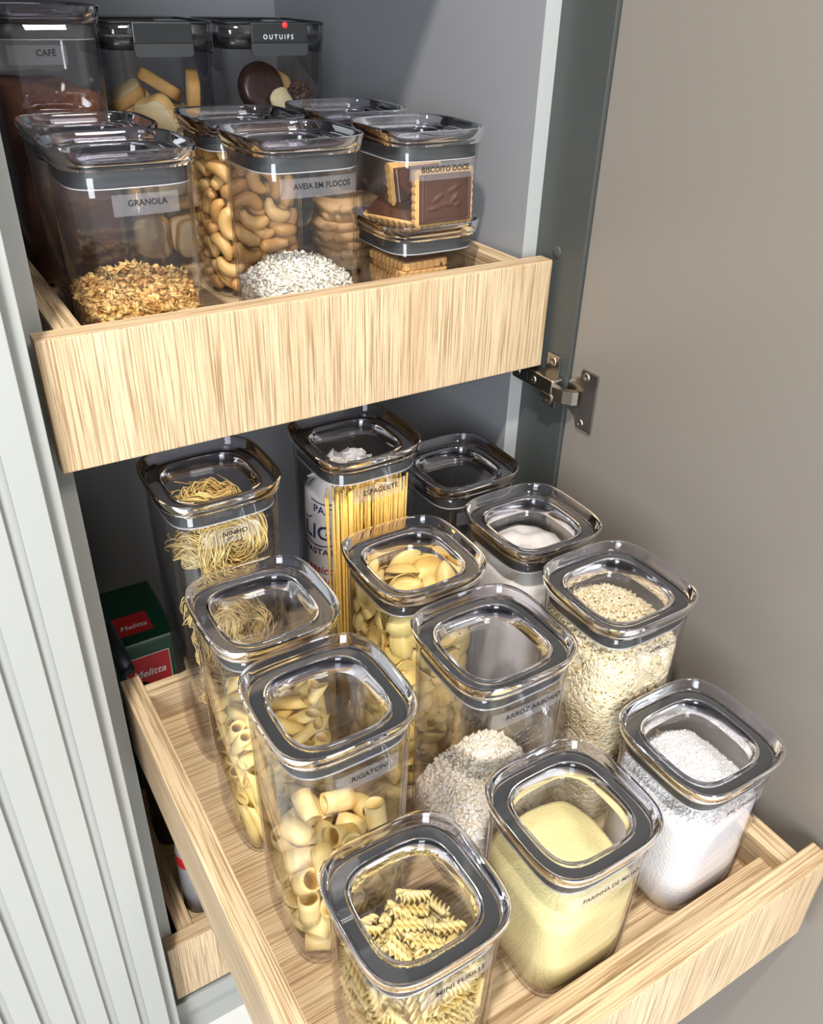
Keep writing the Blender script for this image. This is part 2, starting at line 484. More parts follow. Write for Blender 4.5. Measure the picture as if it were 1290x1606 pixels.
# resting places of the piled pieces: x, y, z in tenths of a millimetre, turn in degrees
PILE = {
    'rigatoni': [
        -166, -156, 78, 90, 108, 62, 129, -281, 78, -90, 36, 0, 349, 0, 78, -90, 36, 0, -229, 318, 78, -90, 36, -74, 40, 143, 78, -90, -144, -27,
        -260, -292, 78, 90, 0, -118, 289, -244, 82, 90, 162, 0, -211, 88, 82, -90, -13, 44, 148, 5, 93, -97, -4, 155, 174, 342, 116, -71, 18, 90,
        -354, 8, 122, 0, 0, -12, -51, -36, 122, 0, 180, 80, 284, 207, 177, -106, 17, -98, -59, -354, 178, -31, 35, 133, -25, 293, 179, 69, 5, 2,
        297, -78, 231, -61, -109, 68, -282, -136, 234, 90, -72, -66, 274, -285, 253, -1, -69, -137, -156, 138, 265, 54, 118, -5, 265, 75, 268, 89, -20, 98,
        -286, 320, 278, 0, -180, -56, 98, -243, 279, 58, -18, 135, -351, 165, 286, 0, -6, 88, -235, -277, 293, -10, -62, -129, -10, -129, 320, 87, -16, -53,
        -86, 353, 336, 90, -54, 91, -290, 2, 337, -59, -42, 102, -8, 140, 340, 54, 17, -150, 129, 297, 357, -12, 39, -142, 327, 281, 382, 1, -2, -93,
        297, -104, 389, -80, -33, -103, 190, 118, 414, -74, -58, 120, 258, -302, 420, -113, -22, 127, -136, -351, 440, -1, -39, -2, 71, -237, 449, -1, 119, -140,
        -152, 72, 452, -81, 132, 52, -189, -134, 458, -31, -56, 173, 13, -48, 465, -80, 126, -37, 289, 20, 493, 27, 59, -118, -334, -266, 495, 1, -1, -111,
        -112, 292, 529, 42, 136, -71, -350, 117, 531, -6, 104, -99, -282, 323, 531, -6, 175, -18, 137, 346, 544, -19, 113, -25, -38, 150, 569, -62, 138, -43,
        -31, -309, 570, -90, -143, 0, 279, 158, 580, 102, 30, -100, 139, -351, 587, -13, -19, 38, 180, -135, 602, -82, -122, 26, -248, -73, 602, -90, -17, 109,
        353, -106, 614, 171, -12, -55, 3, -8, 618, -88, 22, 123, 284, -312, 645, -13, 17, 176, 219, 305, 677, -58, 49, 116, -275, 129, 679, 14, -66, -77,
        212, 71, 695, -97, -5, -135, -122, -191, 702, -47, 36, -40, -154, 284, 703, -6, 116, -80, 9, 300, 721, 95, 34, 11, -125, -353, 752, 0, 157, -2,
        -86, 38, 753, -101, -26, -38, -331, -236, 760, 13, 34, -52, -291, -55, 764, -67, 23, -118, 345, 139, 772, -150, -58, 60, 99, -201, 783, 164, -8, 84,
        28, -351, 805, -23, -4, 83, 57, -50, 808, -52, -19, 89, -244, 137, 843, -65, 5, 45, 163, 222, 847, 109, 37, 98, -78, 286, 851, -106, 145, -13,
        352, -61, 855, 13, 173, -28, -202, -294, 936, -96, -131, -7,
    ],
    'penne': [
        -126, -207, 51, -90, 72, 31, 52, 68, 51, -90, 144, -21, 263, 118, 52, -90, -70, 26, -211, 270, 52, 91, 108, -53, -35, 134, 54, 90, 61, -21,
        -249, 68, 90, 42, 70, -89, 192, 55, 102, 46, 62, 159, 66, -320, 110, 23, 64, -170, 113, -29, 111, 20, 64, 129, -247, -176, 141, -5, 49, -44,
        74, -151, 151, 0, 42, 71, -13, 376, 157, 90, -52, -90, 250, -254, 167, -2, 37, -157, 149, -364, 188, 64, -25, -74, -305, 177, 189, 51, 5, 137,
        -361, -206, 196, -6, 27, 87, -287, -285, 207, 3, 24, 124, 314, 283, 208, 22, 19, -6, 167, 30, 219, -124, 137, -8, 278, 175, 220, -26, 9, 112,
        298, 22, 223, 17, -39, 4, -113, -81, 231, 61, -3, -43, 286, -95, 233, 26, -43, -10, -318, 329, 242, -7, 5, 164, -128, -377, 245, -1, 3, -12,
        -210, -29, 249, 31, 5, -58, 74, 303, 249, -18, 45, 4, -98, 45, 256, -24, 39, -100, -23, -227, 258, -11, 42, -100, -347, 74, 273, -67, -21, -16,
        376, -153, 279, 8, -6, -148, 88, -183, 293, 27, 18, 175, -83, 141, 305, -15, 47, -73, 51, 82, 315, 52, 21, 15, -31, 308, 319, 73, -4, 60,
        250, 293, 327, -27, 6, -65, -184, 126, 343, -22, 3, -48, 367, -239, 393, -7, 7, 38, 131, -257, 402, -29, 72, 127, -66, 262, 411, 90, -1, -139,
        225, 92, 417, 64, 31, -146, -325, -19, 433, 102, -6, 157, -181, -55, 440, 7, 58, 133, -284, -257, 457, 43, -10, -155, -235, 240, 465, 25, 19, -123,
        -96, 62, 467, -35, -15, -81, 197, -183, 476, -100, -120, 47, 27, -378, 482, -47, 16, 105, 336, 18, 494, 41, 46, -55, -120, -179, 511, 29, 19, 118,
        259, 91, 521, -73, -16, 147, 71, -214, 530, -105, 123, 18, -379, 46, 530, 38, 8, -11, 41, 248, 540, 21, 36, -36, 248, 265, 541, 14, 46, -20,
        150, 127, 580, -2, 47, 40, -146, -251, 588, -35, 6, -3, 206, 350, 597, -52, -22, -116, -102, -10, 598, 89, 10, 96, -376, 120, 605, -35, 17, -160,
        -164, 275, 613, 42, 3, 36, 51, -320, 636, 44, -5, 62, 173, -281, 644, 49, -18, -116, 254, -86, 659, 26, 59, 77, 255, -227, 676, -10, -53, -30,
        63, 379, 677, 34, -8, 101, -44, 320, 679, -17, 12, 2, -299, -345, 685, 3, 6, 178, -192, -290, 687, 67, 49, 39, -158, 34, 692, 28, -46, 66,
        -235, -146, 704, 9, -12, 5, -29, -53, 727, -71, -40, -10, 126, 272, 730, 58, -66, 140, 266, 115, 738, 54, -12, 132, -208, 176, 739, 0, 63, -55,
        159, 132, 782, -37, -61, -80, 60, -56, 788, -25, -25, -7, -188, 376, 792, 5, -1, -77, 293, -73, 795, 0, 65, 112, -355, -56, 796, 70, 146, -12,
        -174, 269, 808, 81, -43, 91, -230, -60, 817, -6, 28, -63, -234, 39, 847, -25, -16, -166, 233, -201, 849, 22, -73, -170, -18, -277, 863, -40, 56, -42,
        115, -366, 878, 42, 55, 52, 125, 5, 899, 81, 4, 6, -109, -209, 903, 90, -16, -60, -177, 268, 912, 57, -106, -43, -41, -375, 920, -21, 64, -23,
        -374, 2, 924, -113, 141, -16, 30, 192, 959, -10, 52, 2, 211, 167, 968, 78, -8, -52, 152, 307, 969, -3, 23, 40, 252, -208, 983, -9, 128, -48,
        357, 156, 984, -32, 1, 2, -200, 203, 997, -61, -50, 18, -62, -202, 1006, 99, 18, -32, -285, 74, 1012, 31, 15, -67, -50, 376, 1025, 64, -23, -79,
        -90, -57, 1028, -3, 6, -171, 309, -50, 1034, 13, -31, 179, 170, -285, 1041, 97, 22, -92, -221, -201, 1050, 35, 29, 68, 373, 77, 1053, -26, -20, -36,
        292, 346, 1053, 11, 0, 57, -215, -341, 1067, -60, -26, -116, 66, -375, 1082, 63, 26, 78, -182, 158, 1093, 90, -59, -90, -253, -54, 1095, 14, -13, 155,
        237, 1, 1107, -12, 45, 16, 90, 74, 1117, 53, 50, -109, 74, 272, 1119, 36, 35, 63, -175, 57, 1123, 52, 9, -102, -358, -221, 1125, 29, 13, -13,
        377, -140, 1130, 18, 3, 168, -44, 376, 1137, 63, -23, -79, -379, -119, 1154, 31, 11, -15, 215, -103, 1162, 123, -54, 8, -152, 232, 1173, -78, 49, -100,
        76, -275, 1183, 18, 53, -13, -136, -277, 1203, -67, 44, -51, -204, 154, 1226, 147, -103, 17, -71, 315, 1243, 80, 11, -77, 118, -109, 1244, 3, -52, 158,
        240, -236, 1245, -20, 29, -33, 234, 203, 1259, -42, 3, -60, -265, -192, 1278, -84, -137, 14, 68, 87, 1290, -13, -74, 111, 40, -155, 1298, -117, -54, 75,
        -78, -321, 1304, 52, 23, -133, 289, 41, 1326, 45, 15, 159,
    ],
    'cashew': [
        -313, -46, 53, 0, -160, -35, -123, 372, 58, 175, -5, -88, 66, 279, 58, 0, -101, -17, 188, 273, 58, 0, -80, 157, -71, 28, 59, 0, -93, 11,
        325, 97, 62, 0, -114, -143, 330, -221, 85, -19, -40, 6, -318, 201, 96, -9, 55, 138, 182, -304, 97, -25, 31, -153, -271, -206, 97, -26, 156, 73,
        120, 61, 97, 38, -126, 79, 179, -117, 101, 40, 134, 88, -20, -317, 112, -51, 40, -4, -40, -168, 114, -50, -47, -57, -185, 141, 114, 53, 29, -160,
        301, -37, 115, -117, -128, -1, -191, -369, 117, 104, 64, 6, 348, 258, 125, 63, -136, -36, -201, -77, 151, -102, 9, 65, -69, 332, 213, -24, 64, 40,
        64, -97, 214, -93, 75, -31, -311, 274, 214, -14, 149, -41, 98, -291, 215, -157, -41, 16, -80, 207, 216, 103, 1, -18, -331, -44, 220, -18, 76, -44,
        169, 151, 221, -9, 22, 98, -214, -240, 235, 8, 66, 50, -303, -300, 243, 143, 110, 9, 299, 60, 245, 13, -38, -70, -191, 224, 246, 78, 35, -120,
        -99, 31, 254, 38, -9, 122, 314, -286, 274, -55, 55, 89, -38, -277, 278, -178, -50, 41, 162, 350, 287, 74, 22, 0, 142, 21, 304, -134, -23, -111,
        -369, 166, 307, -166, -7, -6, 233, -185, 328, 1, -23, 169, -213, -168, 346, 175, -50, 35, -81, -96, 346, -98, 17, 0, -210, 356, 346, -17, 15, -83,
        43, 199, 348, 16, 20, 59, 307, 277, 354, -50, 10, -135, 66, 375, 358, 85, -162, 0, -158, -372, 365, 91, 116, -4, 378, -119, 366, 79, -29, 110,
        -380, -35, 369, -133, -67, -44, -34, 110, 375, 120, -20, -104, 120, -373, 405, -3, 169, -89, -349, -242, 413, -73, -52, -89, 306, 114, 413, 99, 44, -5,
        -215, 0, 425, 152, 12, 39, 277, -213, 432, -12, -162, 30, -153, 280, 434, -15, -56, -37, 168, 193, 447, 35, -49, -32, 49, 155, 460, -17, -124, 22,
        47, -47, 466, -69, -66, -56, -329, 174, 477, 36, 64, -126, 273, 6, 479, -99, -96, 3, 59, -203, 486, 53, 26, -31, 332, 282, 494, -53, -151, 63,
        -140, -323, 519, -38, 176, 48, -129, -167, 525, 2, 60, -78, -259, 346, 535, 82, 128, 13, -172, 45, 539, -30, -1, 17, 227, -312, 552, -27, 158, 54,
        23, -284, 558, -44, 35, -166, 109, 326, 565, 11, -119, -70, -378, -30, 579, 33, 64, 31, 108, 111, 586, -15, -29, -168, 332, -200, 592, -114, 55, -100,
        -70, 375, 596, 88, 147, 2, -122, 203, 597, -166, -27, 41, 300, 167, 603, -154, 34, -36, -294, 142, 606, 165, 13, 41, -307, -342, 627, -90, 0, 126,
        -243, -66, 656, -87, 3, 130, -76, -375, 658, -90, 109, -4, 173, 44, 667, -26, -159, 37, 86, -136, 671, 37, -108, -18, -85, -90, 695, -65, -12, -61,
        -143, 90, 695, -34, -76, -153, 193, 370, 696, -82, -70, -16, 242, 226, 697, 52, -159, 10, -197, -218, 700, 138, 5, -32, 346, -70, 706, 90, 160, 10,
        -322, -206, 707, 58, 3, 150, 225, -196, 708, -86, 94, -64, 356, 38, 709, -95, 9, 157, -304, 163, 712, 0, -35, -40, 162, -372, 713, -89, 129, 2,
        -27, 268, 720, 16, 34, 17, -215, 370, 753, -90, -160, 15, 17, -247, 779, -63, 169, -16, -374, -80, 784, 113, -35, 56, -124, -373, 796, 86, -81, 5,
        -366, 233, 800, 100, -27, 61, 65, 308, 805, -153, -33, 14, 372, -170, 809, -86, -7, -120, 300, 312, 816, -103, -54, -27, -19, 13, 816, 117, 111, 38,
        -45, 124, 818, 21, -166, -83, 35, -86, 831, 64, -71, 38, 199, 33, 837, 115, 75, -43, 177, -221, 855, 24, -177, -52, -175, 238, 857, 51, 126, -17,
        -165, -203, 867, -96, 70, -51, 289, -348, 877, 95, 11, 45, -307, 44, 881, 24, 167, -44, 225, 196, 887, -36, -115, 61, 371, 186, 887, 94, -41, -89,
        43, 164, 909, -177, 10, -13, -224, -309, 918, 30, -175, 36, -291, -139, 932, -23, -50, -13, 375, 18, 949, -47, -5, -174, 130, -373, 951, 86, -20, 3,
        -132, 195, 957, 44, -127, -95, -302, 276, 960, 29, -18, 115, -84, 364, 971, -64, 116, 19, 168, -52, 973, 133, -41, 68, 200, 365, 976, 74, -108, 6,
        -151, -178, 981, -23, -24, -13, 22, -149, 983, -173, -4, -19, -9, -369, 989, 76, 162, -18, 297, -234, 1001, 62, -161, 5, -182, -17, 1001, 45, -160, -9,
        11, 58, 1005, -8, -161, -45, -373, 33, 1017, -96, -71, 97, 267, 168, 1036, -9, -20, 162, 339, -146, 1058, 118, -24, 77, -337, -262, 1059, -40, -109, 63,
        54, 244, 1076, 8, 85, 119, -9, 333, 1104, 14, 136, -55, -177, 135, 1108, 27, -22, 16, 86, 69, 1110, -169, 2, -25, 326, 120, 1114, -15, -49, 169,
        131, -256, 1115, -96, 0, 109, -243, 317, 1121, 114, 139, 15, -185, -224, 1125, 64, -114, -4, -25, -151, 1129, -106, 54, -86, -329, 204, 1138, 120, -8, -110,
        -228, -360, 1143, -93, -48, -9, -32, 79, 1165, -167, -42, -37, 221, -367, 1172, 93, 158, 5, 155, -118, 1177, 16, 119, -85, 149, 310, 1183, -163, 12, 57,
        -303, 60, 1194, -39, 29, -141, -341, -150, 1196, 55, -37, 123, -151, -124, 1197, 73, -120, -8, -19, -371, 1198, 34, -19, 77, 292, -37, 1198, -12, -38, 73,
        302, 339, 1205, 99, -16, -55, 270, -252, 1217, 25, -34, 38, -61, 259, 1235, 14, -73, -28, -203, 360, 1237, 135, -13, -70, -141, 75, 1264, 14, 3, -131,
        154, 213, 1264, -17, 137, 50, 168, -54, 1267, 26, -55, -139, 186, 82, 1301, -26, -106, -67,
    ],
    'shell': [
        -109, -157, 63, -156, 4, 16, 67, 10, 71, -145, 4, -48, -191, 288, 71, 156, 15, -50, -173, 7, 74, 31, -166, 54, 299, 2, 78, -51, 176, -27,
        89, -273, 80, -111, -6, 100, -348, -208, 81, 156, 25, -82, -17, 318, 87, 51, -162, -25, 261, -243, 88, 105, 11, 124, 309, -148, 104, 83, -12, 134,
        66, 196, 104, -73, -6, -169, -350, 257, 113, -59, -142, 66, 43, 352, 120, 47, -28, 165, 181, -293, 124, -91, -28, 111, -136, -389, 130, -88, 41, -4,
        -299, -293, 131, 1, 31, -58, -370, 27, 135, -122, 61, 79, -270, 109, 142, -84, 58, 46, 336, 289, 145, -84, 60, 125, 185, 154, 148, -48, -40, -158,
        -27, -328, 157, 71, 68, 115, 47, -37, 161, -13, 168, -38, 345, 119, 165, 2, 60, 31, -158, 61, 170, 53, 1, -147, -99, -161, 184, 37, -164, -23,
        -198, 263, 201, -119, 15, 99, 347, -171, 211, -21, -4, -104, 149, 310, 217, 11, -135, 39, -148, 299, 244, -59, 27, -58, 234, -17, 247, 90, -49, -25,
        -218, -234, 250, 104, 40, -47, -8, 282, 274, -118, -20, 100, 21, -95, 289, 93, -24, 112, 308, -292, 300, 0, 51, -105, 159, -346, 302, 170, -57, -6,
        316, 258, 302, 54, -9, -62, -297, 237, 304, -108, 13, -94, 97, 32, 308, -46, 141, -30, -379, -190, 311, 90, 48, 98, -140, -75, 313, 28, -163, 79,
        -269, -343, 327, -78, -52, -31, 145, 168, 334, -91, -5, 165, -48, 159, 337, 53, 23, -77, -88, -285, 338, -138, 24, 66, 4, -297, 343, 42, -25, 116,
        -316, -28, 350, -178, 21, 45, 317, 71, 351, 25, 41, -31, 109, -156, 361, 41, -65, 134, 106, 353, 374, -33, -160, 2, 346, -83, 383, 17, -29, 83,
        -199, 111, 394, 127, 14, -54, -372, 233, 420, -88, 75, -102, 289, 260, 435, 15, 147, 1, -266, -84, 438, -2, 15, 8, -218, 311, 446, 78, -146, -12,
        -88, 108, 451, -60, -15, 132, -134, 389, 461, 92, -138, 4, -215, -238, 463, -11, 162, 14, 41, 193, 465, 7, 1, -21, 30, -355, 469, 23, -151, -2,
        -80, -89, 473, 12, 25, -11, 297, -186, 484, 110, 17, 130, -355, 55, 488, -152, 59, 52, 155, -261, 501, -97, 9, 90, 269, -266, 505, -66, -37, 109,
        137, 21, 517, -117, -2, 72, -303, -228, 518, 4, 21, -122, 221, 318, 518, 98, 21, 131, -232, -343, 549, -35, -20, 170, 17, -243, 551, 4, 165, -87,
        310, -82, 554, -65, 8, -33, 16, 325, 558, -73, -22, 10, 116, 232, 566, 9, -56, -130, 354, 112, 568, -79, 45, -114, -213, 287, 580, 26, -15, 54,
        -27, 137, 586, 26, -176, -19, -275, 95, 590, -33, -143, 12, 249, 107, 591, -67, -110, 31, -80, 29, 596, -79, -25, 156, -140, -153, 621, -147, -1, 52,
        83, -182, 633, 144, 8, 18, -353, -157, 646, -137, 8, 87, 315, 299, 648, -32, -64, -106, 204, -322, 659, 58, -67, 120, -286, -80, 673, 20, 40, 36,
        327, -295, 686, 53, 28, 50, 96, 7, 687, 176, -27, 58, -320, 233, 688, 150, -60, 18, -230, -299, 690, 15, -29, 111, -170, 266, 690, -3, 1, 98,
        -110, -295, 699, -53, 29, -76, 231, -116, 722, -148, 28, 81, 154, 291, 722, -91, 14, 63, 109, -323, 728, 77, -111, -77, 14, 356, 732, -156, -50, -3,
        -14, 219, 732, -52, -17, 105, 355, 58, 733, -28, -117, -97, -302, 85, 751, -25, -52, 160, -37, -49, 754, -165, -2, 51, 234, 200, 757, 10, 114, -129,
        57, -161, 760, 123, 1, 49, -122, 29, 769, 96, 11, -132, 297, -46, 780, 17, -151, -47, -298, -105, 803, 26, 0, 130, -127, 344, 806, -11, -21, -3,
        -330, -275, 813, -35, -28, 113, -50, -326, 833, -108, 26, -31, 324, -277, 834, 23, -168, 61, 271, 270, 849, -137, -3, 118, -115, -152, 855, 7, -162, -10,
        128, 73, 860, 95, -1, 99, -364, 264, 864, 85, -93, 76, -193, 220, 879, 72, -41, 139, -255, 117, 881, 23, -54, 154, 41, 185, 884, 85, 23, -84,
        -107, -366, 885, 113, 136, -6, 28, -12, 896, -20, -127, -81, 179, -207, 901, -145, 5, 99, 264, 30, 905, -13, 33, -37, -394, 9, 924, -89, 0, -90,
        348, 147, 928, -33, -29, -104, 334, -201, 933, 105, 21, 110, 111, -394, 952, -91, 55, 2, 131, 308, 955, 104, 0, 120, -200, 342, 959, -88, 13, -14,
        229, -237, 959, 35, -1, 106, -155, 148, 967, -23, 30, -76, -51, -103, 970, 45, 23, -3, -4, -237, 973, 53, -130, 44, -264, -363, 975, -77, -84, -32,
        -195, 6, 975, -40, 30, -163, 396, -51, 984, 101, 89, -80, -292, -183, 984, 138, -15, 56, -38, 155, 1022, 93, 50, 106, -335, -152, 1035, 44, 3, -112,
        294, 336, 1040, -4, 84, 75, 303, 261, 1044, 106, -68, -25, 126, -28, 1050, 4, -157, -104, 269, -9, 1052, -128, 11, -87, 119, 188, 1056, 18, 28, -111,
        -164, -248, 1059, -64, 69, 75, -63, 363, 1066, -124, 25, -2, -342, 234, 1069, -160, -19, 80, 303, -274, 1076, -3, -8, 58, -49, 300, 1096, 56, 24, -1,
        168, -190, 1097, 2, 176, 54, -199, 118, 1098, 169, -8, 40, -64, -358, 1113, 73, 18, 18, 55, -45, 1117, 19, -13, 29, 350, 86, 1125, -37, -49, -128,
        -72, -189, 1142, -63, -24, -32, -335, -251, 1143, 20, -10, -67, 164, 388, 1151, 93, -71, -8, -366, -10, 1161, -91, 34, 95, -89, -20, 1164, 4, -39, 11,
        134, -348, 1180, 63, -6, 28, 280, -149, 1180, 1, 5, -150, 63, 148, 1182, -151, -17, -74, -267, 186, 1194, -129, -19, -24, 206, 158, 1203, -122, 1, 95,
        -245, -12, 1222, -97, -39, 63, 329, -286, 1223, 54, -13, 61, -68, 198, 1226, -167, 0, 92, 21, -172, 1232, -39, 3, -20, -260, 339, 1240, -49, 7, 23,
        175, -36, 1260, -30, 37, -127, -278, -209, 1269, 6, -151, 14, 316, 187, 1274, -48, -35, -151, -113, -315, 1292, 16, -145, -36, 266, 297, 1298, 34, -132, -75,
        334, 9, 1299, -31, -52, -168, -73, 277, 1300, 12, 4, 73, 113, 265, 1302, -154, -6, -90, -386, 156, 1302, 91, -41, 84, 233, -192, 1319, -106, -6, 57,
        -27, 56, 1325, 13, -172, -17, 106, -391, 1337, -89, 154, 3, -299, 139, 1350, 68, -25, 81, -267, -362, 1352, -2, -89, -108, -109, -134, 1358, 96, -21, 23,
        125, -102, 1367, 9, 157, 58, -222, -75, 1377, -64, -39, -166, 377, -164, 1377, 93, 4, -98, -320, -43, 1378, -67, 149, 43, -17, 59, 1396, 11, -10, 174,
        21, -244, 1397, -31, -58, 111, 35, 323, 1419, -89, -1, 43, -168, 271, 1431, -79, 22, -102, 305, 86, 1431, 27, -12, 152, 297, -315, 1431, 27, -63, 44,
        -264, 363, 1439, 84, -98, 25, 282, 267, 1439, -159, 53, 24, -105, -364, 1446, 109, 51, 6, 70, 130, 1446, 27, 27, 115, -327, -236, 1456, 56, 129, -77,
        -176, -224, 1473, 170, 3, -33, 233, -177, 1499, -66, 164, -12, 41, -340, 1505, -59, -35, -148, 379, 183, 1505, 90, -35, -82, 168, 303, 1505, -91, -38, 71,
        -159, 181, 1512, 35, 5, -1, -281, 88, 1523, 97, 11, -13, 85, -63, 1526, -88, 2, -171, -84, 26, 1534, -122, -17, 56, 207, -288, 1553, 53, 10, -48,
        328, -108, 1562, -65, -48, -42, 17, 332, 1568, 25, 153, -5, -316, 242, 1570, 36, 49, -178, -81, -247, 1581, 127, 0, 25, 300, 6, 1584, 73, 22, 157,
        -396, -109, 1586, 90, 73, 92, 97, 161, 1590, -53, 164, -29, -237, -188, 1601, -39, 16, 24, -279, -31, 1602, -78, -17, -23, 94, -391, 1642, -90, 19, 2,
        48, 69, 1643, -136, -58, 61, -111, 192, 1647, -15, 164, 55, 262, 190, 1651, 113, -4, -70, -160, 389, 1653, 92, 74, 6, 50, 354, 1659, -24, -27, -7,
        -64, -162, 1668, 7, 146, -84, 307, 311, 1675, -59, 16, -42, -284, -331, 1676, 7, 72, -89, 290, -294, 1681, -22, -40, -180, 128, -87, 1684, -41, -55, 159,
        53, 10, 1691, -67, -2, -161, -289, 104, 1708, 136, -23, 35, -305, 307, 1710, 35, 65, 154, -118, 88, 1723, -134, -27, 62, 173, -212, 1724, -21, -139, -2,
        389, 115, 1729, 92, 22, -86, -140, -360, 1733, 133, -114, -12, 201, 46, 1754, -54, 11, -74, 354, -95, 1760, 157, -19, 92, -325, 139, 1760, 48, 9, -130,
        -237, -227, 1769, -74, -142, -24, -331, -90, 1769, -126, 4, 56, -4, 222, 1782, -94, 28, -18, -176, -46, 1793, 13, -131, -41, 130, -348, 1798, 78, -12, -23,
        -58, -95, 1800, -159, -12, 94, 175, 290, 1803, -170, 3, -48, -73, 356, 1804, -60, -161, 17, 243, -251, 1826, 8, -21, 145, 149, -27, 1855, 12, -10, 46,
        327, 293, 1857, -105, -23, -55, -26, 113, 1860, -117, 7, 4, -29, -355, 1865, -1, -93, 25, -286, -328, 1879, 47, -28, -25, 355, -79, 1882, -131, 23, -85,
        -376, 168, 1890, -92, -6, -98, 56, -271, 1893, 26, -12, -71, 264, 182, 1906, -144, -18, -33, -227, 183, 1908, 90, 0, -123, -152, -204, 1909, 84, -12, -79,
        37, 236, 1914, -49, -13, -48, -248, 349, 1925, 114, -51, 8, -42, 9, 1926, 11, -173, 9, -316, -95, 1926, -8, 180, -63, 138, 350, 1931, 59, 162, -9,
        299, -70, 1937, -33, -44, 68, 255, -312, 1948, -142, 13, 25,
    ],
    'fusilli': [
        -126, -56, 41, 90, 113, 47, 5, -312, 41, -90, 67, 15, 88, -308, 41, 90, 157, 15, 167, -286, 41, 90, 23, 15, 25, 10, 41, -90, 22, 54,
        106, -126, 41, -90, 22, -65, 304, -209, 41, -90, -68, -75, -310, 82, 41, -90, 68, 79, -116, 149, 41, 90, -67, -91, 141, 65, 41, 90, -113, 28,
        311, -19, 41, 90, -23, 118, -252, 284, 41, 90, -113, -10, -80, 309, 41, 90, -22, -14, 97, 225, 41, -90, -68, 87, 306, 166, 41, -90, 23, -66,
        -151, -144, 41, -90, -22, 47, -306, -209, 41, 90, 22, 137, -311, -94, 41, -90, -23, 138, 309, 78, 41, -90, 113, -66, -344, 244, 41, -90, 23, -11,
        -241, -294, 41, -90, 23, 150, 293, -120, 66, -58, -116, -92, 50, 338, 78, -71, -1, 118, -172, 282, 80, -53, -53, 136, -52, -25, 83, -86, -22, 49,
        -107, -308, 86, -37, 56, 26, 138, 297, 86, -123, 40, -87, 292, -329, 93, 43, -46, -17, -386, 29, 98, 28, -131, 54, 34, 147, 111, 78, -158, 27,
        362, 283, 112, 0, 0, -53, 283, 310, 118, 11, -24, 34, -131, 117, 119, 88, -5, -96, 88, -274, 122, -90, -68, -24, 99, -82, 122, 90, 23, 145,
        -18, -308, 122, -94, 111, -27, 163, -307, 122, 90, 112, -24, -273, -152, 122, -90, 157, -13, -320, 168, 122, -90, 68, 20, -95, -92, 123, 90, -109, 56,
        363, 126, 123, 90, 114, -4, 384, -100, 129, -91, 120, -3, -112, 382, 131, -86, 45, -85, -175, -222, 131, 86, 12, -35, 273, 13, 132, 83, 30, 13,
        -383, -121, 139, 59, -116, 31, 114, 177, 144, 22, 133, 3, -153, -381, 148, 47, 16, 72, -273, -346, 149, -8, 51, -37, 243, 202, 153, -10, -63, 141,
        155, 330, 160, 8, -62, 26, -88, 190, 170, 60, 23, -17, -117, 4, 171, -94, -32, -119, 18, 61, 174, -121, 137, -7, 275, -298, 180, -31, -44, 108,
        228, -162, 180, -111, -18, -67, -301, 313, 187, -163, -15, -60, -212, 238, 188, -84, -34, 142, 153, -95, 193, -19, -105, -144, 68, -351, 204, 90, 23, -76,
        -310, 121, 204, -89, 70, 56, 382, 128, 204, 90, 69, 4, -65, 335, 205, -101, 15, -123, 20, -279, 206, -93, 22, 103, -78, -127, 210, 84, 32, 97,
        24, 386, 210, 24, -41, -34, -306, -155, 210, -38, 94, -24, 373, -189, 212, -80, 67, 2, -309, -57, 219, 105, -5, 114, 311, -20, 222, 71, 114, 63,
        -151, 206, 232, 82, -55, -28, 217, 93, 237, -142, -8, 51, 182, 307, 239, -108, -122, 16, -166, -299, 241, -58, 57, -135, 62, 47, 243, 58, -31, -128,
        18, -199, 245, -56, -49, -107, -370, -250, 246, 161, -7, -5, -258, -300, 254, 17, -60, 93, -116, -18, 259, 73, -53, -21, 304, -258, 264, 101, -151, 1,
        301, 229, 265, 88, 113, -43, 284, 353, 266, -22, -166, 35, 128, 102, 268, 82, 129, 14, -340, 72, 268, 56, -18, 159, 51, -50, 271, -76, -6, -124,
        200, -313, 278, -31, -45, 109, 346, 123, 282, 69, 164, -24, -170, 295, 282, -123, 40, 71, -222, 379, 283, -179, 0, -53, 65, 310, 283, -10, -101, 74,
        -81, -308, 286, 89, 138, 24, 10, -311, 298, -83, 3, 27, -311, -19, 299, -59, 109, -62, 206, -105, 302, 1, 107, -84, -296, 249, 307, 45, 168, -47,
        -130, 214, 316, -36, 110, -50, 289, -84, 317, 11, 170, -19, -128, 42, 322, -16, -119, 3, -25, -99, 322, -10, -113, 61, -232, -128, 324, 59, -31, 180,
        154, -244, 326, 120, -22, -56, -132, 133, 329, -38, 70, 129, 332, -179, 330, -62, -64, 122, 155, 283, 334, 71, 42, -94, -159, -319, 338, -114, 51, 24,
        313, 8, 343, -121, 18, -118, -134, -122, 349, -12, -98, -107, 153, 57, 349, -101, 4, -35, -304, -84, 351, 54, 177, -23, 77, 107, 353, -85, 25, -27,
        -12, 312, 354, 104, -1, 156, 58, -313, 366, -95, 3, 1, -355, 248, 366, -58, -24, -31, -353, -289, 368, 20, -176, 39, -199, 20, 370, -26, -116, 5,
        31, -157, 373, 80, -34, -83, 333, 97, 374, 137, -112, -9, 265, 243, 383, -70, -46, -83, -126, 385, 387, -148, -12, -69, 203, -305, 388, 165, -68, -11,
        -253, -262, 390, -74, 37, -136, 250, 362, 391, 26, -153, -63, -328, 116, 392, -37, -122, 102, -19, -316, 394, 88, 137, -3, 346, -133, 405, -77, 155, -19,
        118, -89, 409, 79, 55, -99, -15, 85, 414, -131, 63, -12, 144, 307, 423, -109, 47, -21, 154, 99, 423, 85, -47, -51, 357, -289, 423, 8, -178, -10,
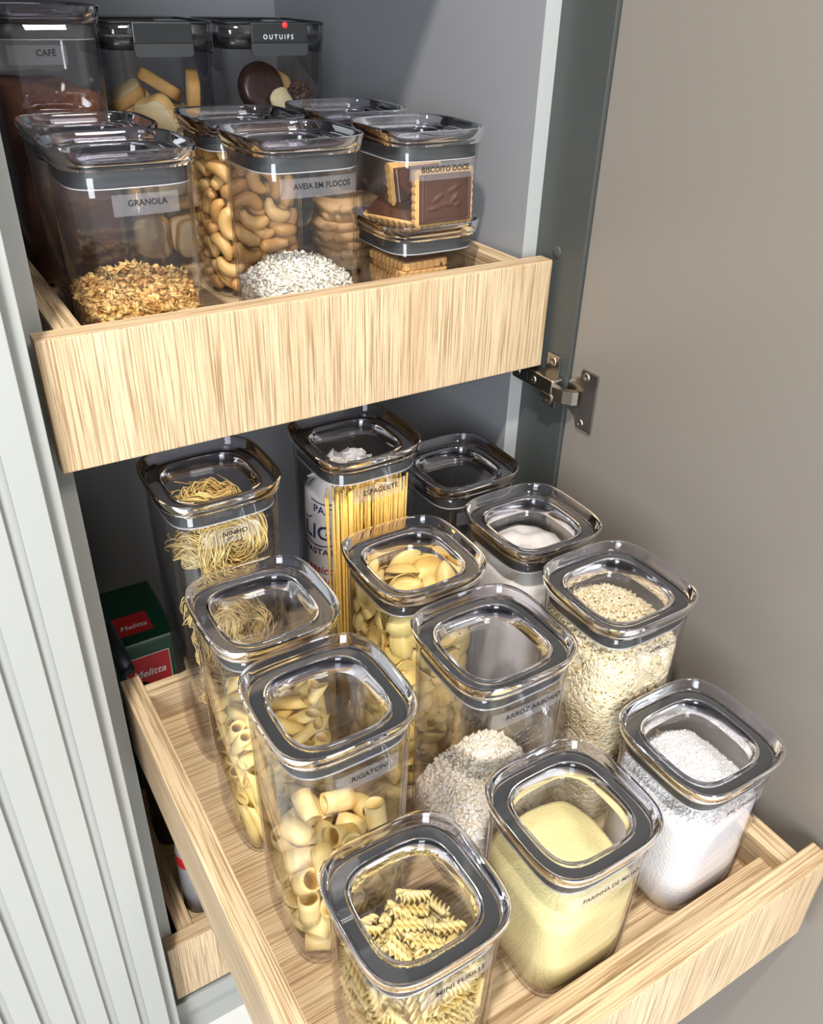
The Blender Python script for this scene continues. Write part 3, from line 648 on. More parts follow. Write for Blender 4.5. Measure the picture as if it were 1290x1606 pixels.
        -152, 148, 424, -92, -100, 35, -385, -124, 425, 41, 15, -15, -118, -304, 429, -108, -42, 3, -221, 311, 436, 11, 52, -172, -298, -351, 443, 169, 0, 57,
        384, 122, 447, -124, -20, 15, 205, -364, 451, 98, 42, 105, 12, 330, 451, -7, 117, 132, -226, 25, 456, 64, 14, -4, -30, 211, 458, -50, 128, -43,
        -378, 157, 459, -98, -113, 3, 301, 89, 460, -19, -103, 112, 202, -202, 462, -79, 5, 41, 115, -23, 465, -111, -10, -73, -281, -192, 466, 37, -57, 57,
        -48, -58, 466, 88, -34, 15, 93, 384, 471, 164, 24, -37, -131, -79, 472, -52, -48, -21, 215, 301, 474, 70, -125, 19, -386, -60, 475, -20, 40, -118,
        -153, 280, 481, -130, -35, -52, 385, -107, 482, -84, 157, 0, -206, -148, 486, -27, -170, -10, -184, -305, 486, -118, -22, 13, 51, 99, 490, -64, 29, 152,
        -22, -386, 497, 66, -22, -81, 296, -70, 500, 57, -154, -14, 99, -299, 503, -21, -130, 32, 112, -215, 503, 0, 29, 17, -46, 312, 514, 73, -42, 43,
        -233, 151, 515, -65, -30, -67, -41, 132, 517, -67, -100, 99, 292, 251, 520, 69, 17, -61, -301, -124, 523, -42, -54, 142, -311, 29, 534, 95, -42, -83,
        218, -121, 534, 84, -23, 12, -113, -136, 535, -57, -47, -25, 156, 121, 536, 46, 55, -128, 383, 131, 538, 56, 17, -9, 73, -119, 540, 77, 31, 140,
        159, -378, 542, -97, 23, -87, -355, 241, 545, -82, 68, -8, -5, -314, 547, -8, -125, -68, 192, 306, 555, 124, 61, -4, 99, 38, 563, -58, -18, 79,
        -32, -113, 568, 89, 41, -13, 376, -167, 571, -85, -158, -8, 25, 341, 574, -145, 94, 10, -162, -304, 578, 76, -46, -58, -167, 379, 578, -142, -12, 110,
        -312, 141, 586, -60, -116, -59, -78, 150, 593, 111, -127, 0, -287, -260, 593, -113, -38, 116, 232, 125, 594, 59, 136, 54, 318, -339, 595, -4, -6, -115,
        -176, 282, 596, -45, 40, 146, 260, 24, 603, 4, 7, -53, -311, -13, 605, 96, 0, -73, -308, -106, 607, -70, -44, 101, 64, 209, 610, -97, -26, 112,
        299, 222, 614, -80, -4, 77, 9, -271, 615, -56, -35, 94, 218, -318, 617, 102, -10, 131, 219, -146, 621, -86, 75, 73, 72, -88, 626, -78, -32, -31,
        334, -23, 627, 60, 169, -40, -329, 284, 629, 83, 114, -39, -141, -378, 635, -64, -39, 69, -137, 65, 635, 45, 20, 24, -305, -194, 647, 95, 38, 119,
        374, -185, 654, 78, -67, 4, -61, 251, 655, 77, 55, -81, 83, 83, 655, 117, -72, 36, -91, -123, 656, -55, -30, -113, 295, 297, 656, -151, -2, -44,
        251, -79, 661, 59, -2, 56, -274, 159, 661, 59, 120, 73, 194, -238, 667, -112, 7, 122, -96, -230, 673, 112, -38, 98, -228, -73, 674, -64, -54, 96,
        2, -49, 679, -35, 48, -49, 180, 318, 679, 98, -27, 121, 111, 385, 689, 14, -31, -28, -385, -11, 697, -84, 157, 2, -340, -296, 697, -25, -24, -10,
        171, -159, 705, -9, 57, 21, 75, -373, 706, 75, 0, 87, 45, 190, 709, -50, -50, 38, -234, 303, 709, 43, 35, -89, -275, 79, 710, -131, -21, -64,
        301, 98, 712, -43, -1, 176, -126, 141, 713, 23, -59, -6, 42, -214, 715, -80, -52, -12, 378, 146, 721, -23, 115, 69, 285, -269, 727, 66, -122, -39,
        -3, 336, 727, -155, 30, -83, 132, 102, 727, -68, -15, 74, 144, 18, 737, -73, 18, -91, -91, -308, 738, -115, -131, 7, -147, -39, 740, -102, -44, 45,
        -159, 378, 740, 58, 62, -114, -265, 186, 741, 124, -62, 79, -41, 97, 742, 148, -44, -18, -219, -200, 743, -13, 60, -158, 238, 144, 750, -150, 26, -36,
        -250, -26, 767, 25, -26, 111, 120, -134, 771, -125, 64, -48, -164, -306, 776, 111, 7, -13, -15, -310, 777, -35, -102, 111, 357, 216, 778, 24, -65, 69,
        191, 277, 778, 134, -108, 3, 293, -68, 779, -148, -34, -4, -374, 236, 779, -3, -179, -44, 105, 248, 782, -33, 64, 95, 317, -162, 783, 97, -21, 131,
        -178, 291, 784, 5, -61, -18, -372, -146, 787, 160, -15, -18, 177, -283, 787, -31, -38, -139, -81, 39, 788, 54, -158, 52, 290, -324, 788, 122, 55, -27,
        -311, -326, 788, -156, -26, -82, -255, -143, 795, -13, 60, -158, 1, -99, 796, 102, -35, -48, 213, 368, 797, -55, 21, 93, -385, 31, 812, 53, 117, -34,
        89, 164, 817, -94, 20, -119, 133, -7, 822, -124, 79, 16, -85, -309, 827, 47, -113, 21, 97, -316, 829, 61, -160, -21, 311, 1, 831, 104, -18, 69,
        -292, 111, 835, -95, 150, -2, -210, 148, 837, -56, -55, 148, 233, 308, 849, 59, 19, -108, 307, -239, 878, 47, 79, -53, 108, -385, 881, -53, 21, 107,
    ],
    'toast': [
        166, -389, 202, -90, 0, 1, -285, 211, 202, -90, 0, 119, 29, 277, 202, -90, 0, 178, 115, 159, 202, 90, 0, -2, -253, -284, 222, 126, 90, 0,
        113, -275, 222, -93, -90, 4, -303, 4, 222, -28, 90, 0, 213, 383, 222, -83, -90, -10, 161, -14, 228, 0, -107, -92, 127, -201, 498, -17, -1, -2,
        174, 125, 517, -17, 0, 0, -287, 247, 626, 32, -90, 0, -11, 391, 646, -90, 0, -180, -388, -198, 666, -1, 90, 0, -290, 38, 666, -148, -90, 0,
        91, -189, 791, 52, 102, 110, 353, 182, 792, -102, 73, -90, 78, 99, 804, 92, -5, -164, -102, -385, 809, 88, 179, 0, 303, -133, 836, -91, -2, -65,
        16, 277, 962, -90, 126, 0, 3, 392, 1070, -90, -90, 0, -391, -86, 1090, 90, 0, 90, 237, -69, 1106, -10, 1, 91, -160, -214, 1196, -54, -6, -86,
        198, 180, 1308, 4, -15, 75, -15, -210, 1337, 124, -13, -61, -133, 233, 1374, 6, -27, 3, -220, 194, 1465, -7, 154, -5, 347, -187, 1495, 76, -74, -90,
        153, 150, 1561, 15, -27, 137,
    ],
}

# ------------------------------------------------------------------ the cabinet
CB = 0.575            # inner back of the cabinet
ZT, ZB = 0.95, -0.877
box('floor', (-1.6, -1.9, -0.96), (1.8, 0.6, -0.94), 'floor_tile', kind='structure')
wl = box('wall_left', (-0.0267, -0.034, -0.94), (-0.0087, CB, ZT), 'lacquer', bevel=0.0008, kind='structure')
fl = box('wall_left_liner', (-0.0087, 0.0316, ZB + 0.026), (0.0110, CB, 0.45), 'carcass_grey', kind='structure')
box('edge_band', (0, -0.0006, 0), (0.0197, 0.0, 0.45 - ZB - 0.026), 'edge_band', fl)
wr = box('wall_right', (0.4552, -0.034, -0.94), (0.4732, CB, ZT), 'side_grey', bevel=0.0008, kind='structure')
fr = box('wall_right_liner', (0.4391, 0.0316, ZB + 0.026), (0.4552, CB, 0.45), 'carcass_grey', kind='structure')
box('edge_band', (0, -0.0006, 0), (0.0161, 0.0, 0.45 - ZB - 0.026), 'edge_band', fr)
box('wall_back', (-0.0087, CB, -0.94), (0.4552, CB + 0.012, ZT), 'carcass_grey', kind='structure')
box('ceiling', (-0.0087, 0.031, 0.45), (0.4552, CB, 0.468), 'carcass_grey', kind='structure')
box('trim_1', (-0.0087, 0.012, ZB), (0.4552, CB, ZB + 0.026), 'lacquer', bevel=0.001, kind='structure')
box('trim_2', (-0.0087, 0.020, -0.94), (0.4552, 0.036, ZB - 0.004), 'lacquer', bevel=0.001, kind='structure')
cap_o = finish('screw_cap', loft_mesh('screw_cap', [(0.0055, 0, 2), (0.0055, 0.0006, 2), (0.005, 0.0010, 2)], 24, cap1=True), 'side_grey', wr)
cap_o.location = (-0.0001, 0.0354, 0.947); cap_o.rotation_euler = (0, R(-90), 0)

# fluted door of the next cabinet on the left, closed
d2 = box('door_2', (-0.42, -0.043, -0.87), (-0.0205, -0.035, ZT), 'lacquer', kind='structure')
slat_me = None
for k in range(14):
    x1 = 0.3995 - 0.0282 * k
    if slat_me is None:
        slat_me = box_mesh('slat', (0, -0.007, 0.0), (0.0200, 0.0, ZT + 0.87), 0.0007, 2)
    s_ = finish('slat', slat_me, 'lacquer', d2, (x1 - 0.0200, 0, 0), smooth=False)

# plain inner face of the open door on the right
d1 = box('door_1', (0.4585, -0.500, -0.87), (0.4765, -0.0352, ZT), 'door_taupe', bevel=0.0012, kind='structure')
tag(wr, 'grey cabinet side wall the open door hangs on')
tag(d1, 'open taupe cabinet door seen from its inner side')
tag(d2, 'closed light grey fluted cabinet door on the left')

def screw(parent, loc, rot, r=0.0036):
    s = finish('screw', loft_mesh('screw', [(r, 0, 2), (r, 0.0006, 2), (r * 0.8, 0.0011, 2), (r * 0.45, 0.0011, 2), (r * 0.35, 0.0003, 2)], 20, cap1=True), 'nickel', parent)
    s.location = loc; s.rotation_euler = rot
    return s

# hinge: cup plate on the door, arm and mounting plate on the cabinet side
def slab_outline(name, pts, t, bevel=0.0006):
    """a plate: outline in (y, z), thickness t towards -x"""
    bm = bmesh.new()
    vs = [bm.verts.new((0, y, z)) for y, z in pts]
    f = bm.faces.new(vs)
    r = bmesh.ops.extrude_face_region(bm, geom=[f])
    for g in r['geom']:
        if isinstance(g, bmesh.types.BMVert): g.co.x -= t
    bmesh.ops.recalc_face_normals(bm, faces=bm.faces[:])
    bmesh.ops.bevel(bm, geom=bm.edges[:], offset=bevel, segments=2, affect='EDGES')
    return bm_mesh(bm, name)

DZ0 = 0.87 - 0.118     # hinge height in the door's own coordinates
hp = empty('hinge', (0, 0.5 - 0.0510, DZ0)); hp.parent = d1
out = [(-0.0220, -0.0295), (-0.0220, 0.0295), (-0.0010, 0.0295), (0.0010, 0.0205)]
for k in range(9):
    a = R(70 - 17.5 * k)
    out.append((0.021 * math.cos(a), 0.0190 * math.sin(a)))
out += [(0.0010, -0.0205), (-0.0010, -0.0295)]
finish('cup_plate', slab_outline('cup_plate', out, 0.0022), 'nickel', hp, smooth=False)
finish('cup', loft_mesh('cup', [(0.0140, -0.0003, 2.4), (0.0130, 0.0012, 2.4), (0.0126, 0.008, 2.4)], 28, cap1=True), 'dark_steel', hp, (-0.0024, 0.0030, 0), (0, R(90), 0))
screw(hp, (-0.0022, -0.0070, 0.0235), (0, R(-90), 0), 0.0044)
screw(hp, (-0.0022, -0.0070, -0.0235), (0, R(-90), 0), 0.0044)
def bent_strip(name, path, w, t):
    """flat metal strip along a path in (x, y), width w in z"""
    vs, fs = [], []
    n = len(path)
    for i, (x, y) in enumerate(path):
        a = Vector(path[min(i + 1, n - 1)]) - Vector(path[max(i - 1, 0)])
        nrm = Vector((-a.y, a.x)).normalized() * t / 2
        for s, z in ((1, -w / 2), (1, w / 2), (-1, w / 2), (-1, -w / 2)):
            vs.append((x + nrm.x * s, y + nrm.y * s, z))
    for i in range(n - 1):
        for k in range(4):
            fs.append((i * 4 + k, i * 4 + (k + 1) % 4, i * 4 + 4 + (k + 1) % 4, i * 4 + 4 + k))
    fs += [(3, 2, 1, 0), tuple(range(n * 4 - 4, n * 4))]
    me = bpy.data.meshes.new(name); me.from_pydata(vs, [], fs)
    return me
# arm links cup and mounting plate (door-local x runs 0 .. towards -x)
finish('arm', bent_strip('arm', [(-0.0030, 0.0010), (-0.0070, 0.0030), (-0.0118, 0.0100), (-0.0138, 0.0180), (-0.0128, 0.0340)], 0.0130, 0.0070), 'nickel', hp, smooth=False)
mp_ = empty('hinge_mount', (0, 0, 0)); mp_.parent = wr
MZ = 0.94 - 0.114
finish('mount_plate', box_mesh('mount_plate', (-0.0022, 0.011, MZ - 0.0275), (0.0, 0.030, MZ + 0.0275), 0.001), 'nickel', mp_, smooth=False)
finish('mount_body', box_mesh('mount_body', (-0.0150, 0.004, MZ - 0.0085), (-0.0005, 0.066, MZ + 0.0085), 0.0022, 3), 'nickel', mp_, smooth=False)
finish('damper', box_mesh('damper', (-0.0160, 0.002, MZ - 0.0125), (-0.006, 0.022, MZ - 0.0060), 0.002), 'nickel', mp_, smooth=False)
screw(mp_, (-0.0022, 0.0205, MZ + 0.0205), (0, R(-90), 0), 0.0048)
screw(mp_, (-0.0022, 0.0205, MZ - 0.0205), (0, R(-90), 0), 0.0048)
screw(mp_, (-0.0150, 0.031, MZ), (0, R(-90), 0), 0.0040)
finish('slot', box_mesh('slot', (-0.0154, 0.041, MZ - 0.0045), (-0.0149, 0.048, MZ + 0.0045)), 'black_plastic', mp_, smooth=False)
screw(mp_, (-0.0150, 0.056, MZ), (0, R(-90), 0), 0.0040)

# ------------------------------------------------------------------ drawers
def drawer(y0, zt, label):
    e = empty('drawer', (0.225, y0, zt - 0.102), label, 'drawer')
    ox, oz = 0.225, zt - 0.102
    def b(name, lo, hi, mat, bev=0.0007):
        lo = (lo[0] - ox, lo[1], lo[2] - oz); hi = (hi[0] - ox, hi[1], hi[2] - oz)
        return box(name, lo, hi, mat, e, bev)
    b('front_panel', (0, 0, zt - 0.102), (0.45, 0.018, zt), 'oak_z', 0.0009)
    b('edge_strip', (0.0004, 0.0006, zt), (0.4496, 0.0176, zt + 0.0005), 'oak_x', 0.0002)
    b('side_board', (0.0180, 0.0181, zt - 0.098), (0.0370, 0.4847, zt - 0.0032), 'oak_y')
    b('side_board', (0.4145, 0.0181, zt - 0.098), (0.4333, 0.4847, zt - 0.0032), 'oak_y')
    b('back_board', (0.0371, 0.4522, zt - 0.098), (0.4144, 0.4690, zt - 0.0040), 'oak_x')
    b('inner_front', (0.0371, 0.0182, zt - 0.098), (0.4144, 0.0370, zt - 0.0165), 'oak_x')
    b('floor_board', (0.0371, 0.0371, zt - 0.052), (0.4144, 0.4521, zt - 0.0412), 'oak_x', 0.0)
    return e
ZU, ZM, ZL = 0.0, -0.3719, -0.7390
drawer(0.0, ZU, 'oak drawer at the top, a little way open, holding cereal and biscuit containers')
drawer(-0.4142, ZM, 'oak drawer in the middle, pulled far out, full of pasta and rice containers')
drawer(0.0130, ZL, 'oak drawer at the bottom, closed, half hidden behind the pulled-out one')
FU, FM, FL = ZU - 0.0412, ZM - 0.0412, ZL - 0.0412
FU += 0.0003; FM += 0.0003; FL += 0.0003

# slide of the middle drawer on the left liner
sl = empty('drawer_slide', (0.0112, 0.10, ZM - 0.03), 'dark grey metal drawer slide behind the middle drawer, on the left liner', 'drawer slide')
finish('rail', box_mesh('rail', (0, -0.02, -0.012), (0.010, 0.34, 0.010), 0.001), 'dark_steel', sl, smooth=False)
dv, df = tube([(0.020, 0.0, 0.012), (0.020, 0.075, 0.012)], 0.008, 16)
finish('damper', merge([(dv, df)], 'damper'), 'dark_steel', sl)
dv, df = tube([(0.020, 0.075, 0.012), (0.020, 0.23, 0.012)], 0.0045, 12)
finish('rod', merge([(dv, df)], 'rod'), 'dark_steel', sl)

# ------------------------------------------------------------------ containers
LID_H = 0.0515        # half width of the lid rim
NB = 4.2              # roundness of the bodies
def lid_mesh():
    """flat deck and window of the lid"""
    p = [(0.0004, -0.0172, 3.4), (0.0336, -0.0172, 3.4), (0.0336, -0.0188, 3.4), (0.0004, -0.0188, 3.4)]
    q = [(0.0377, -0.0080, 3.6), (0.0462, -0.0080, 3.8), (0.0462, -0.0097, 3.8), (0.0377, -0.0097, 3.6)]
    m1 = loft_mesh('lid', p, 64); m2 = loft_mesh('lid', q, 64, closed=True)
    bm = bmesh.new(); bm.from_mesh(m1); bm.from_mesh(m2)
    return bm_mesh(bm, 'lid')
def rim_mesh():
    p = [(0.0463, -0.0076, 3.8), (0.0474, -0.0066, 3.8), (0.0490, -0.0018, 3.8), (0.0499, -0.0003, 3.8), (0.0508, 0.0, 3.8),
         (0.0515, -0.0006, 3.8), (0.0514, -0.0022, 3.8), (0.0501, -0.0084, 3.9), (0.0495, -0.0090, 3.9), (0.0497, -0.0099, 3.9), (0.0490, -0.0114, 3.9), (0.0484, -0.0128, 3.9),
         (0.0474, -0.0129, 3.9), (0.0472, -0.0103, 3.9), (0.0463, -0.0099, 3.8)]
    return loft_mesh('rim', p, 72, closed=True)
def frame_mesh():
    p = [(0.0337, -0.0168, 3.4), (0.0350, -0.0095, 3.4), (0.0357, -0.0074, 3.5), (0.0366, -0.0069, 3.5), (0.0376, -0.0074, 3.5), (0.0376, -0.0098, 3.5), (0.0367, -0.0110, 3.5), (0.0353, -0.0192, 3.4), (0.0337, -0.0193, 3.4)]
    return loft_mesh('window_frame', p, 64, closed=True)
def gasket_mesh():
    p = [(0.0380, -0.0101, 3.6), (0.0450, -0.0101, 3.9), (0.0453, -0.0108, 4.0), (0.0453, -0.0122, 4.0), (0.0444, -0.0134, 4.2), (0.0447, -0.0145, 4.2), (0.0445, -0.0238, 4.2), (0.0425, -0.0243, 4.2), (0.0420, -0.0125, 4.0), (0.0380, -0.0121, 3.6)]
    return loft_mesh('gasket', p, 64, closed=True)
def lip_mesh():
    p = [(0.0400, -0.0244, 3.8), (0.0446, -0.0244, 4.2), (0.0449, -0.0250, 4.2), (0.0440, -0.0254, 4.2), (0.0400, -0.0253, 3.8)]
    return loft_mesh('lip', p, 64, closed=True)
RIMM, FRMM = rim_mesh(), frame_mesh()
LIDM, GASM, LIPM = lid_mesh(), gasket_mesh(), lip_mesh()
BODY = {}
def body_mesh(h):
    if h in BODY: return BODY[h]
    t = h - 0.0131
    f = lambda z: 0.0450 + 0.0018 * z / 0.2
    p = [(0.0004, 0.0012, NB), (0.030, 0.0010, NB), (0.0395, 0.0, NB), (0.0420, 0.0004, NB), (0.0438, 0.0022, NB), (0.0446, 0.0050, NB), (f(0.010), 0.010, NB), (f(0.03), 0.03, NB), (f(t * 0.6), t * 0.6, NB), (f(t - 0.02), t - 0.02, NB), (0.0470, t - 0.0004, NB),
         (0.0466, t, NB), (0.0452, t, NB), (0.0450, t - 0.0006, NB), (f(t - 0.02) - 0.0017, t - 0.02, NB), (f(t * 0.6) - 0.0017, t * 0.6, NB), (f(0.03) - 0.0017, 0.03, NB), (f(0.012) - 0.0018, 0.012, NB), (0.0420, 0.0055, NB), (0.0400, 0.0036, NB), (0.036, 0.0030, NB), (0.0004, 0.0030, NB)]
    BODY[h] = loft_mesh('body', p, 64)
    return BODY[h]
IN0 = 0.0031          # inner floor above the base
HIN = 0.0430          # inner half width for contents

def face_pt(h):
    """maps (u, v) on the front of a body to a point, v up from the label line"""
    def fn(off):
        def g(u, v):
            hh = 0.0450 + 0.0018 * (h - 0.0345) / 0.2 + off
            q = min(0.999, abs(u) / hh)
            return (u, -hh * (1 - q ** NB) ** (1 / NB), h - 0.0365 + v)
        return g
    return fn

def container(x, y, z, h, label, text=None, d0=None, d1=None, dv=0.0):
    e = empty('storage_container', (x, y, z), label, 'container')
    finish('body', body_mesh(h), 'clear_body', e)
    l = finish('lid', LIDM, 'clear_lid', e, (0, 0, h), smooth=30.0)
    finish('rim', RIMM, 'clear_rim', l, smooth=50.0)
    finish('window_frame', FRMM, 'clear_rim', l, smooth=50.0)
    finish('gasket', GASM, 'gasket', l, smooth=25.0)
    finish('lip', LIPM, 'clear_lip', l)
    if text:
        fn = face_pt(h)
        g0, g1 = fn(0.00015), fn(0.0004)
        a, b = d0 - 0.0105, min(d1 + 0.0085, 0.038)
        if b - a < 0.046: a = b - 0.046
        vs, fs, n = [], [], 16
        for i in range(n + 1):
            u = a + (b - a) * i / n
            vs += [g0(u, -0.0065 + dv), g0(u, 0.0080 + dv)]
        for i in range(n): fs.append((2 * i, 2 * i + 2, 2 * i + 3, 2 * i + 1))
        me = bpy.data.meshes.new('sticker'); me.from_pydata(vs, [], fs)
        so = finish('sticker', me, 'sticker', e)
        so['label'] = 'translucent sticker reading ' + text
        lettering('lettering', text, d1 - d0, lambda u, v: g1(u + d0, v + dv), 'black_ink', so)
    return e

S_, M_, L_ = 0.1520, 0.2298, 0.2878
XS, XT = 0.0710, 0.0858
SPOT = dict(granola=(.0911, .0765), oats=(.2298, .0803), biscuit=(.3610, .0985), dark=(.0962, .1805), cashew=(.2290, .1860), cracker=(.3450, .2035), coffee=(.0900, .2880),
            penne=(.1040, -.1110), shell=(.2354, -.1145), flour=(.3569, -.1175), rigatoni=(.1029, -.2214), arborio=(.2329, -.2283), rice=(.3562, -.2278),
            fusilli=(.1061, -.3292), corn=(.2341, -.3288), salt=(.3610, -.3284), spaghetti=(.2421, .0000), nest=(.1080, -.0020), sugar=(.3570, .0000))
C_ = lambda k, z, h, *a, **kw: container(SPOT[k][0], SPOT[k][1], z, h, *a, **kw)
C_('granola', FU, S_, 'clear square container labelled GRANOLA, a quarter full of golden flakes', 'GRANOLA', -.0082, .0198)
C_('oats', FU, S_, 'clear square container labelled AVEIA EM FLOCOS with white oats at its bottom', 'AVEIA EM FLOCOS', -.0195, .0305)
C_('biscuit', FU, XS, 'low clear container under the one labelled BISCOITO DOCE')
C_('biscuit', FU + XS - 0.0079, XT, 'clear container labelled BISCOITO DOCE stacked on a lower one', 'BISCOITO DOCE', -.0222, .027, dv=0.003)
C_('dark', FU, S_, 'clear container of dark brown granules behind the granola container')
C_('cashew', FU, S_, 'clear container full of cashew nuts behind the oats container')
C_('cracker', FU, S_, 'clear container of stacked crackers behind the BISCOITO DOCE container')
C_('coffee', FU, M_, 'tall clear container labelled CAFÉ with ground coffee in the top left corner', 'CAFÉ', -.0111, .0046)
C_('penne', FM, M_, 'tall clear container of penne between the nest pasta and the rigatoni')
C_('shell', FM, M_, 'tall clear container full of pasta shells in front of the spaghetti')
C_('flour', FM, M_, 'tall clear container full of white flour, third from front along the door', 'FARINHA', -.0180, .0130)
C_('rigatoni', FM, M_, 'tall clear container labelled RIGATONI with a low pile of tubes', 'RIGATONI', -.0071, .0196)
C_('arborio', FM, M_, 'tall clear container labelled ARROZ ARBÓRIO, a third full of white rice', 'ARROZ ARBÓRIO', -.0207, .0291)
C_('rice', FM, M_, 'tall clear container labelled ARROZ, full of long grain rice', 'ARROZ', -.0051, .0150)
C_('fusilli', FM, S_, 'clear container labelled MINI FUSILLI at the front of the middle drawer', 'MINI FUSILLI', -.0120, .0227)
C_('corn', FM, S_, 'clear container labelled FARINHA DE MILHO with yellow cornmeal', 'FARINHA DE MILHO', -.0244, .0255)
C_('salt', FM, S_, 'clear container labelled SAL GROSSO with white coarse salt', 'SAL GROSSO', -.0138, .0200)
C_('spaghetti', FM, L_, 'tallest clear container labelled ESPAGUETE with spaghetti and a white bag', 'ESPAGUETE', -.0161, .0182)
C_('nest', FM, L_, 'tallest clear container labelled NINHO with curled pasta nests', 'NINHO', -.0089, .0116)
C_('sugar', FM, M_, 'tall clear container labelled AÇÚCAR at the back by the right wall', 'AÇÚCAR', -.0160, .0080)

# ------------------------------------------------------------------ loose fillings
rng = np.random.default_rng(7)
random.seed(5)
def inner_half(z):
    if z < 0.012: return 0.0400 + 0.0030 * min(1, max(0, (z - 0.003) / 0.009))
    return 0.0430 + 0.0088 * (z - 0.012) - 0.0002

def top_fn(base, mound=0.0, tilt=(0, 0), bump=0.0, bs=60.0, seed=0.0):
    def g(x, y):
        r2 = min(1.3, (x * x + y * y) / HIN ** 2)
        return base + mound * (0.5 - r2) + tilt[0] * x + tilt[1] * y + bump * noise.noise(Vector((x * bs, y * bs, seed)))
    return g

def fill_mesh(name, top, seg=72, rings=16, inset=0.0003):
    vs, fs = [], []
    zs = [0.0033, 0.0045, 0.0065, 0.0095, 0.013]
    m = 8
    lv = len(zs) + m
    for k in range(lv):
        for i in range(seg):
            a = 2 * math.pi * i / seg
            if k < len(zs):
                z = zs[k]; h = inner_half(z) - inset
            else:
                x, y = sq(a, HIN, NB)
                t = top(x, y)
                z = 0.013 + (t - 0.013) * (k - len(zs) + 1) / m
                h = inner_half(z) - inset
            x, y = sq(a, h, NB)
            vs.append((x, y, z))
    for k in range(lv - 1):
        for i in range(seg):
            j = (i + 1) % seg
            fs.append((k * seg + i, k * seg + j, (k + 1) * seg + j, (k + 1) * seg + i))
    last = (lv - 1) * seg
    hs = 0.0433 - inset
    for r in range(1, rings):
        s = 1 - r / rings
        b = len(vs)
        for i in range(seg):
            x, y = sq(2 * math.pi * i / seg, hs * s, 2 + (NB - 2) * s)
            vs.append((x, y, top(x, y)))
        for i in range(seg):
            j = (i + 1) % seg
            fs.append((last + i, last + j, b + j, b + i))
        last = b
    vs.append((0, 0, top(0, 0))); c = len(vs) - 1
    for i in range(seg): fs.append((last + i, last + (i + 1) % seg, c))
    fs.append(tuple(reversed(range(seg))))
    me = bpy.data.meshes.new(name); me.from_pydata(vs, [], fs)
    return me

def base_of(k, lower=True):
    return (SPOT[k][0], SPOT[k][1], FM if lower else FU)

def filling(name, k, lower, top, mat, label, cat, grains=None):
    """grains: (verts, faces, size, n_side, n_top, flat)"""
    o = empty(name, base_of(k, lower), label, cat, kind='stuff')
    finish('heap', fill_mesh('heap', top, inset=0.0024 if grains and grains[3] else 0.0003), mat, o)['kind'] = 'stuff'
    if grains:
        bv, bf, size, ns, nt, flat = grains
        pos, rot = [], []
        per = [2 * math.pi * q for q in rng.random(ns)]
        for a in per:
            ux, uy = sq(a, HIN, NB)
            tz = top(ux, uy)
            z = 0.0045 + (tz - 0.0045) * rng.random()
            h = inner_half(z) - 0.0010 - 0.0006 * rng.random()
            x, y = sq(a, h, NB)
            # outward normal of the rounded square
            nx, ny = math.copysign(abs(x / h) ** (NB - 1), x), math.copysign(abs(y / h) ** (NB - 1), y)
            w = math.atan2(ny, nx)
            pos.append((x, y, z))
            # long axis of the grain lies in the wall plane
            m = Matrix.Rotation(w, 3, 'Z') @ Matrix.Rotation(R(90), 3, 'Y') @ Matrix.Rotation(rng.random() * 6.28, 3, 'Z') @ Matrix.Rotation((rng.random() - 0.5) * 0.5, 3, 'X')
            rot.append(tuple(m.to_euler()))
        while len(pos) < ns + nt:
            x, y = (rng.random(2) * 2 - 1) * 0.0425
            if (abs(x) / 0.0425) ** NB + (abs(y) / 0.0425) ** NB > 1: continue
            pos.append((x, y, top(x, y) + rng.random() * size * 0.35))
            rot.append((rng.normal() * flat, rng.normal() * flat, rng.random() * 6.28))
        scl = size * (0.75 + 0.5 * rng.random(len(pos)))
        me = scatter_mesh('grains', bv, bf, pos, rot, scl)
        finish('grains', me, mat, o)['kind'] = 'stuff'
    return o

def grain_shape(w):     # unit length along x
    vs, fs = [(-0.5, 0, 0)], []
    for x, r in ((-0.28, w), (0.25, w)):
        for k in range(5):
            a = 2 * math.pi * k / 5
            vs.append((x, r * math.cos(a), r * math.sin(a)))
    vs.append((0.5, 0, 0))
    for k in range(5):
        j = (k + 1) % 5
        fs += [(0, 1 + j, 1 + k), (1 + k, 1 + j, 6 + j, 6 + k), (6 + k, 6 + j, 11)]
    return vs, fs
def flake_shape():
    vs = [(0, 0, 0.07)]; fs = []
    for k in range(7):
        a = 2 * math.pi * k / 7
        r = 0.5 * (1 + 0.16 * math.sin(2.3 * k + 1))
        vs.append((r * math.cos(a), 0.72 * r * math.sin(a), 0.10 * math.cos(2 * a)))
    vs.append((0, 0, -0.05))
    for k in range(7):
        j = k % 7 + 1; q = (k + 1) % 7 + 1
        fs += [(0, j, q), (8, q, j)]
    return vs, fs
RG, AG, FK = grain_shape(0.15), grain_shape(0.24), flake_shape()
CUBE = ([(sx * .5, sy * .42, sz * .38) for sx in (-1, 1) for sy in (-1, 1) for sz in (-1, 1)], [(0, 1, 3, 2), (4, 6, 7, 5), (0, 4, 5, 1), (2, 3, 7, 6), (0, 2, 6, 4), (1, 5, 7, 3)])
filling('granola_flakes', 'granola', False, top_fn(0.046, 0.009, (0.02, 0.12), 0.006, 50, 3), 'granola', 'golden brown granola flakes in the GRANOLA container', 'granola', (*FK, 0.0085, 2600, 1000, 0.6))
filling('rolled_oats', 'oats', False, top_fn(0.040, 0.016, (0.05, 0.06), 0.003, 60, 5), 'oats', 'white rolled oats heaped in the AVEIA EM FLOCOS container', 'oats', (*FK, 0.0062, 2600, 1500, 0.6))
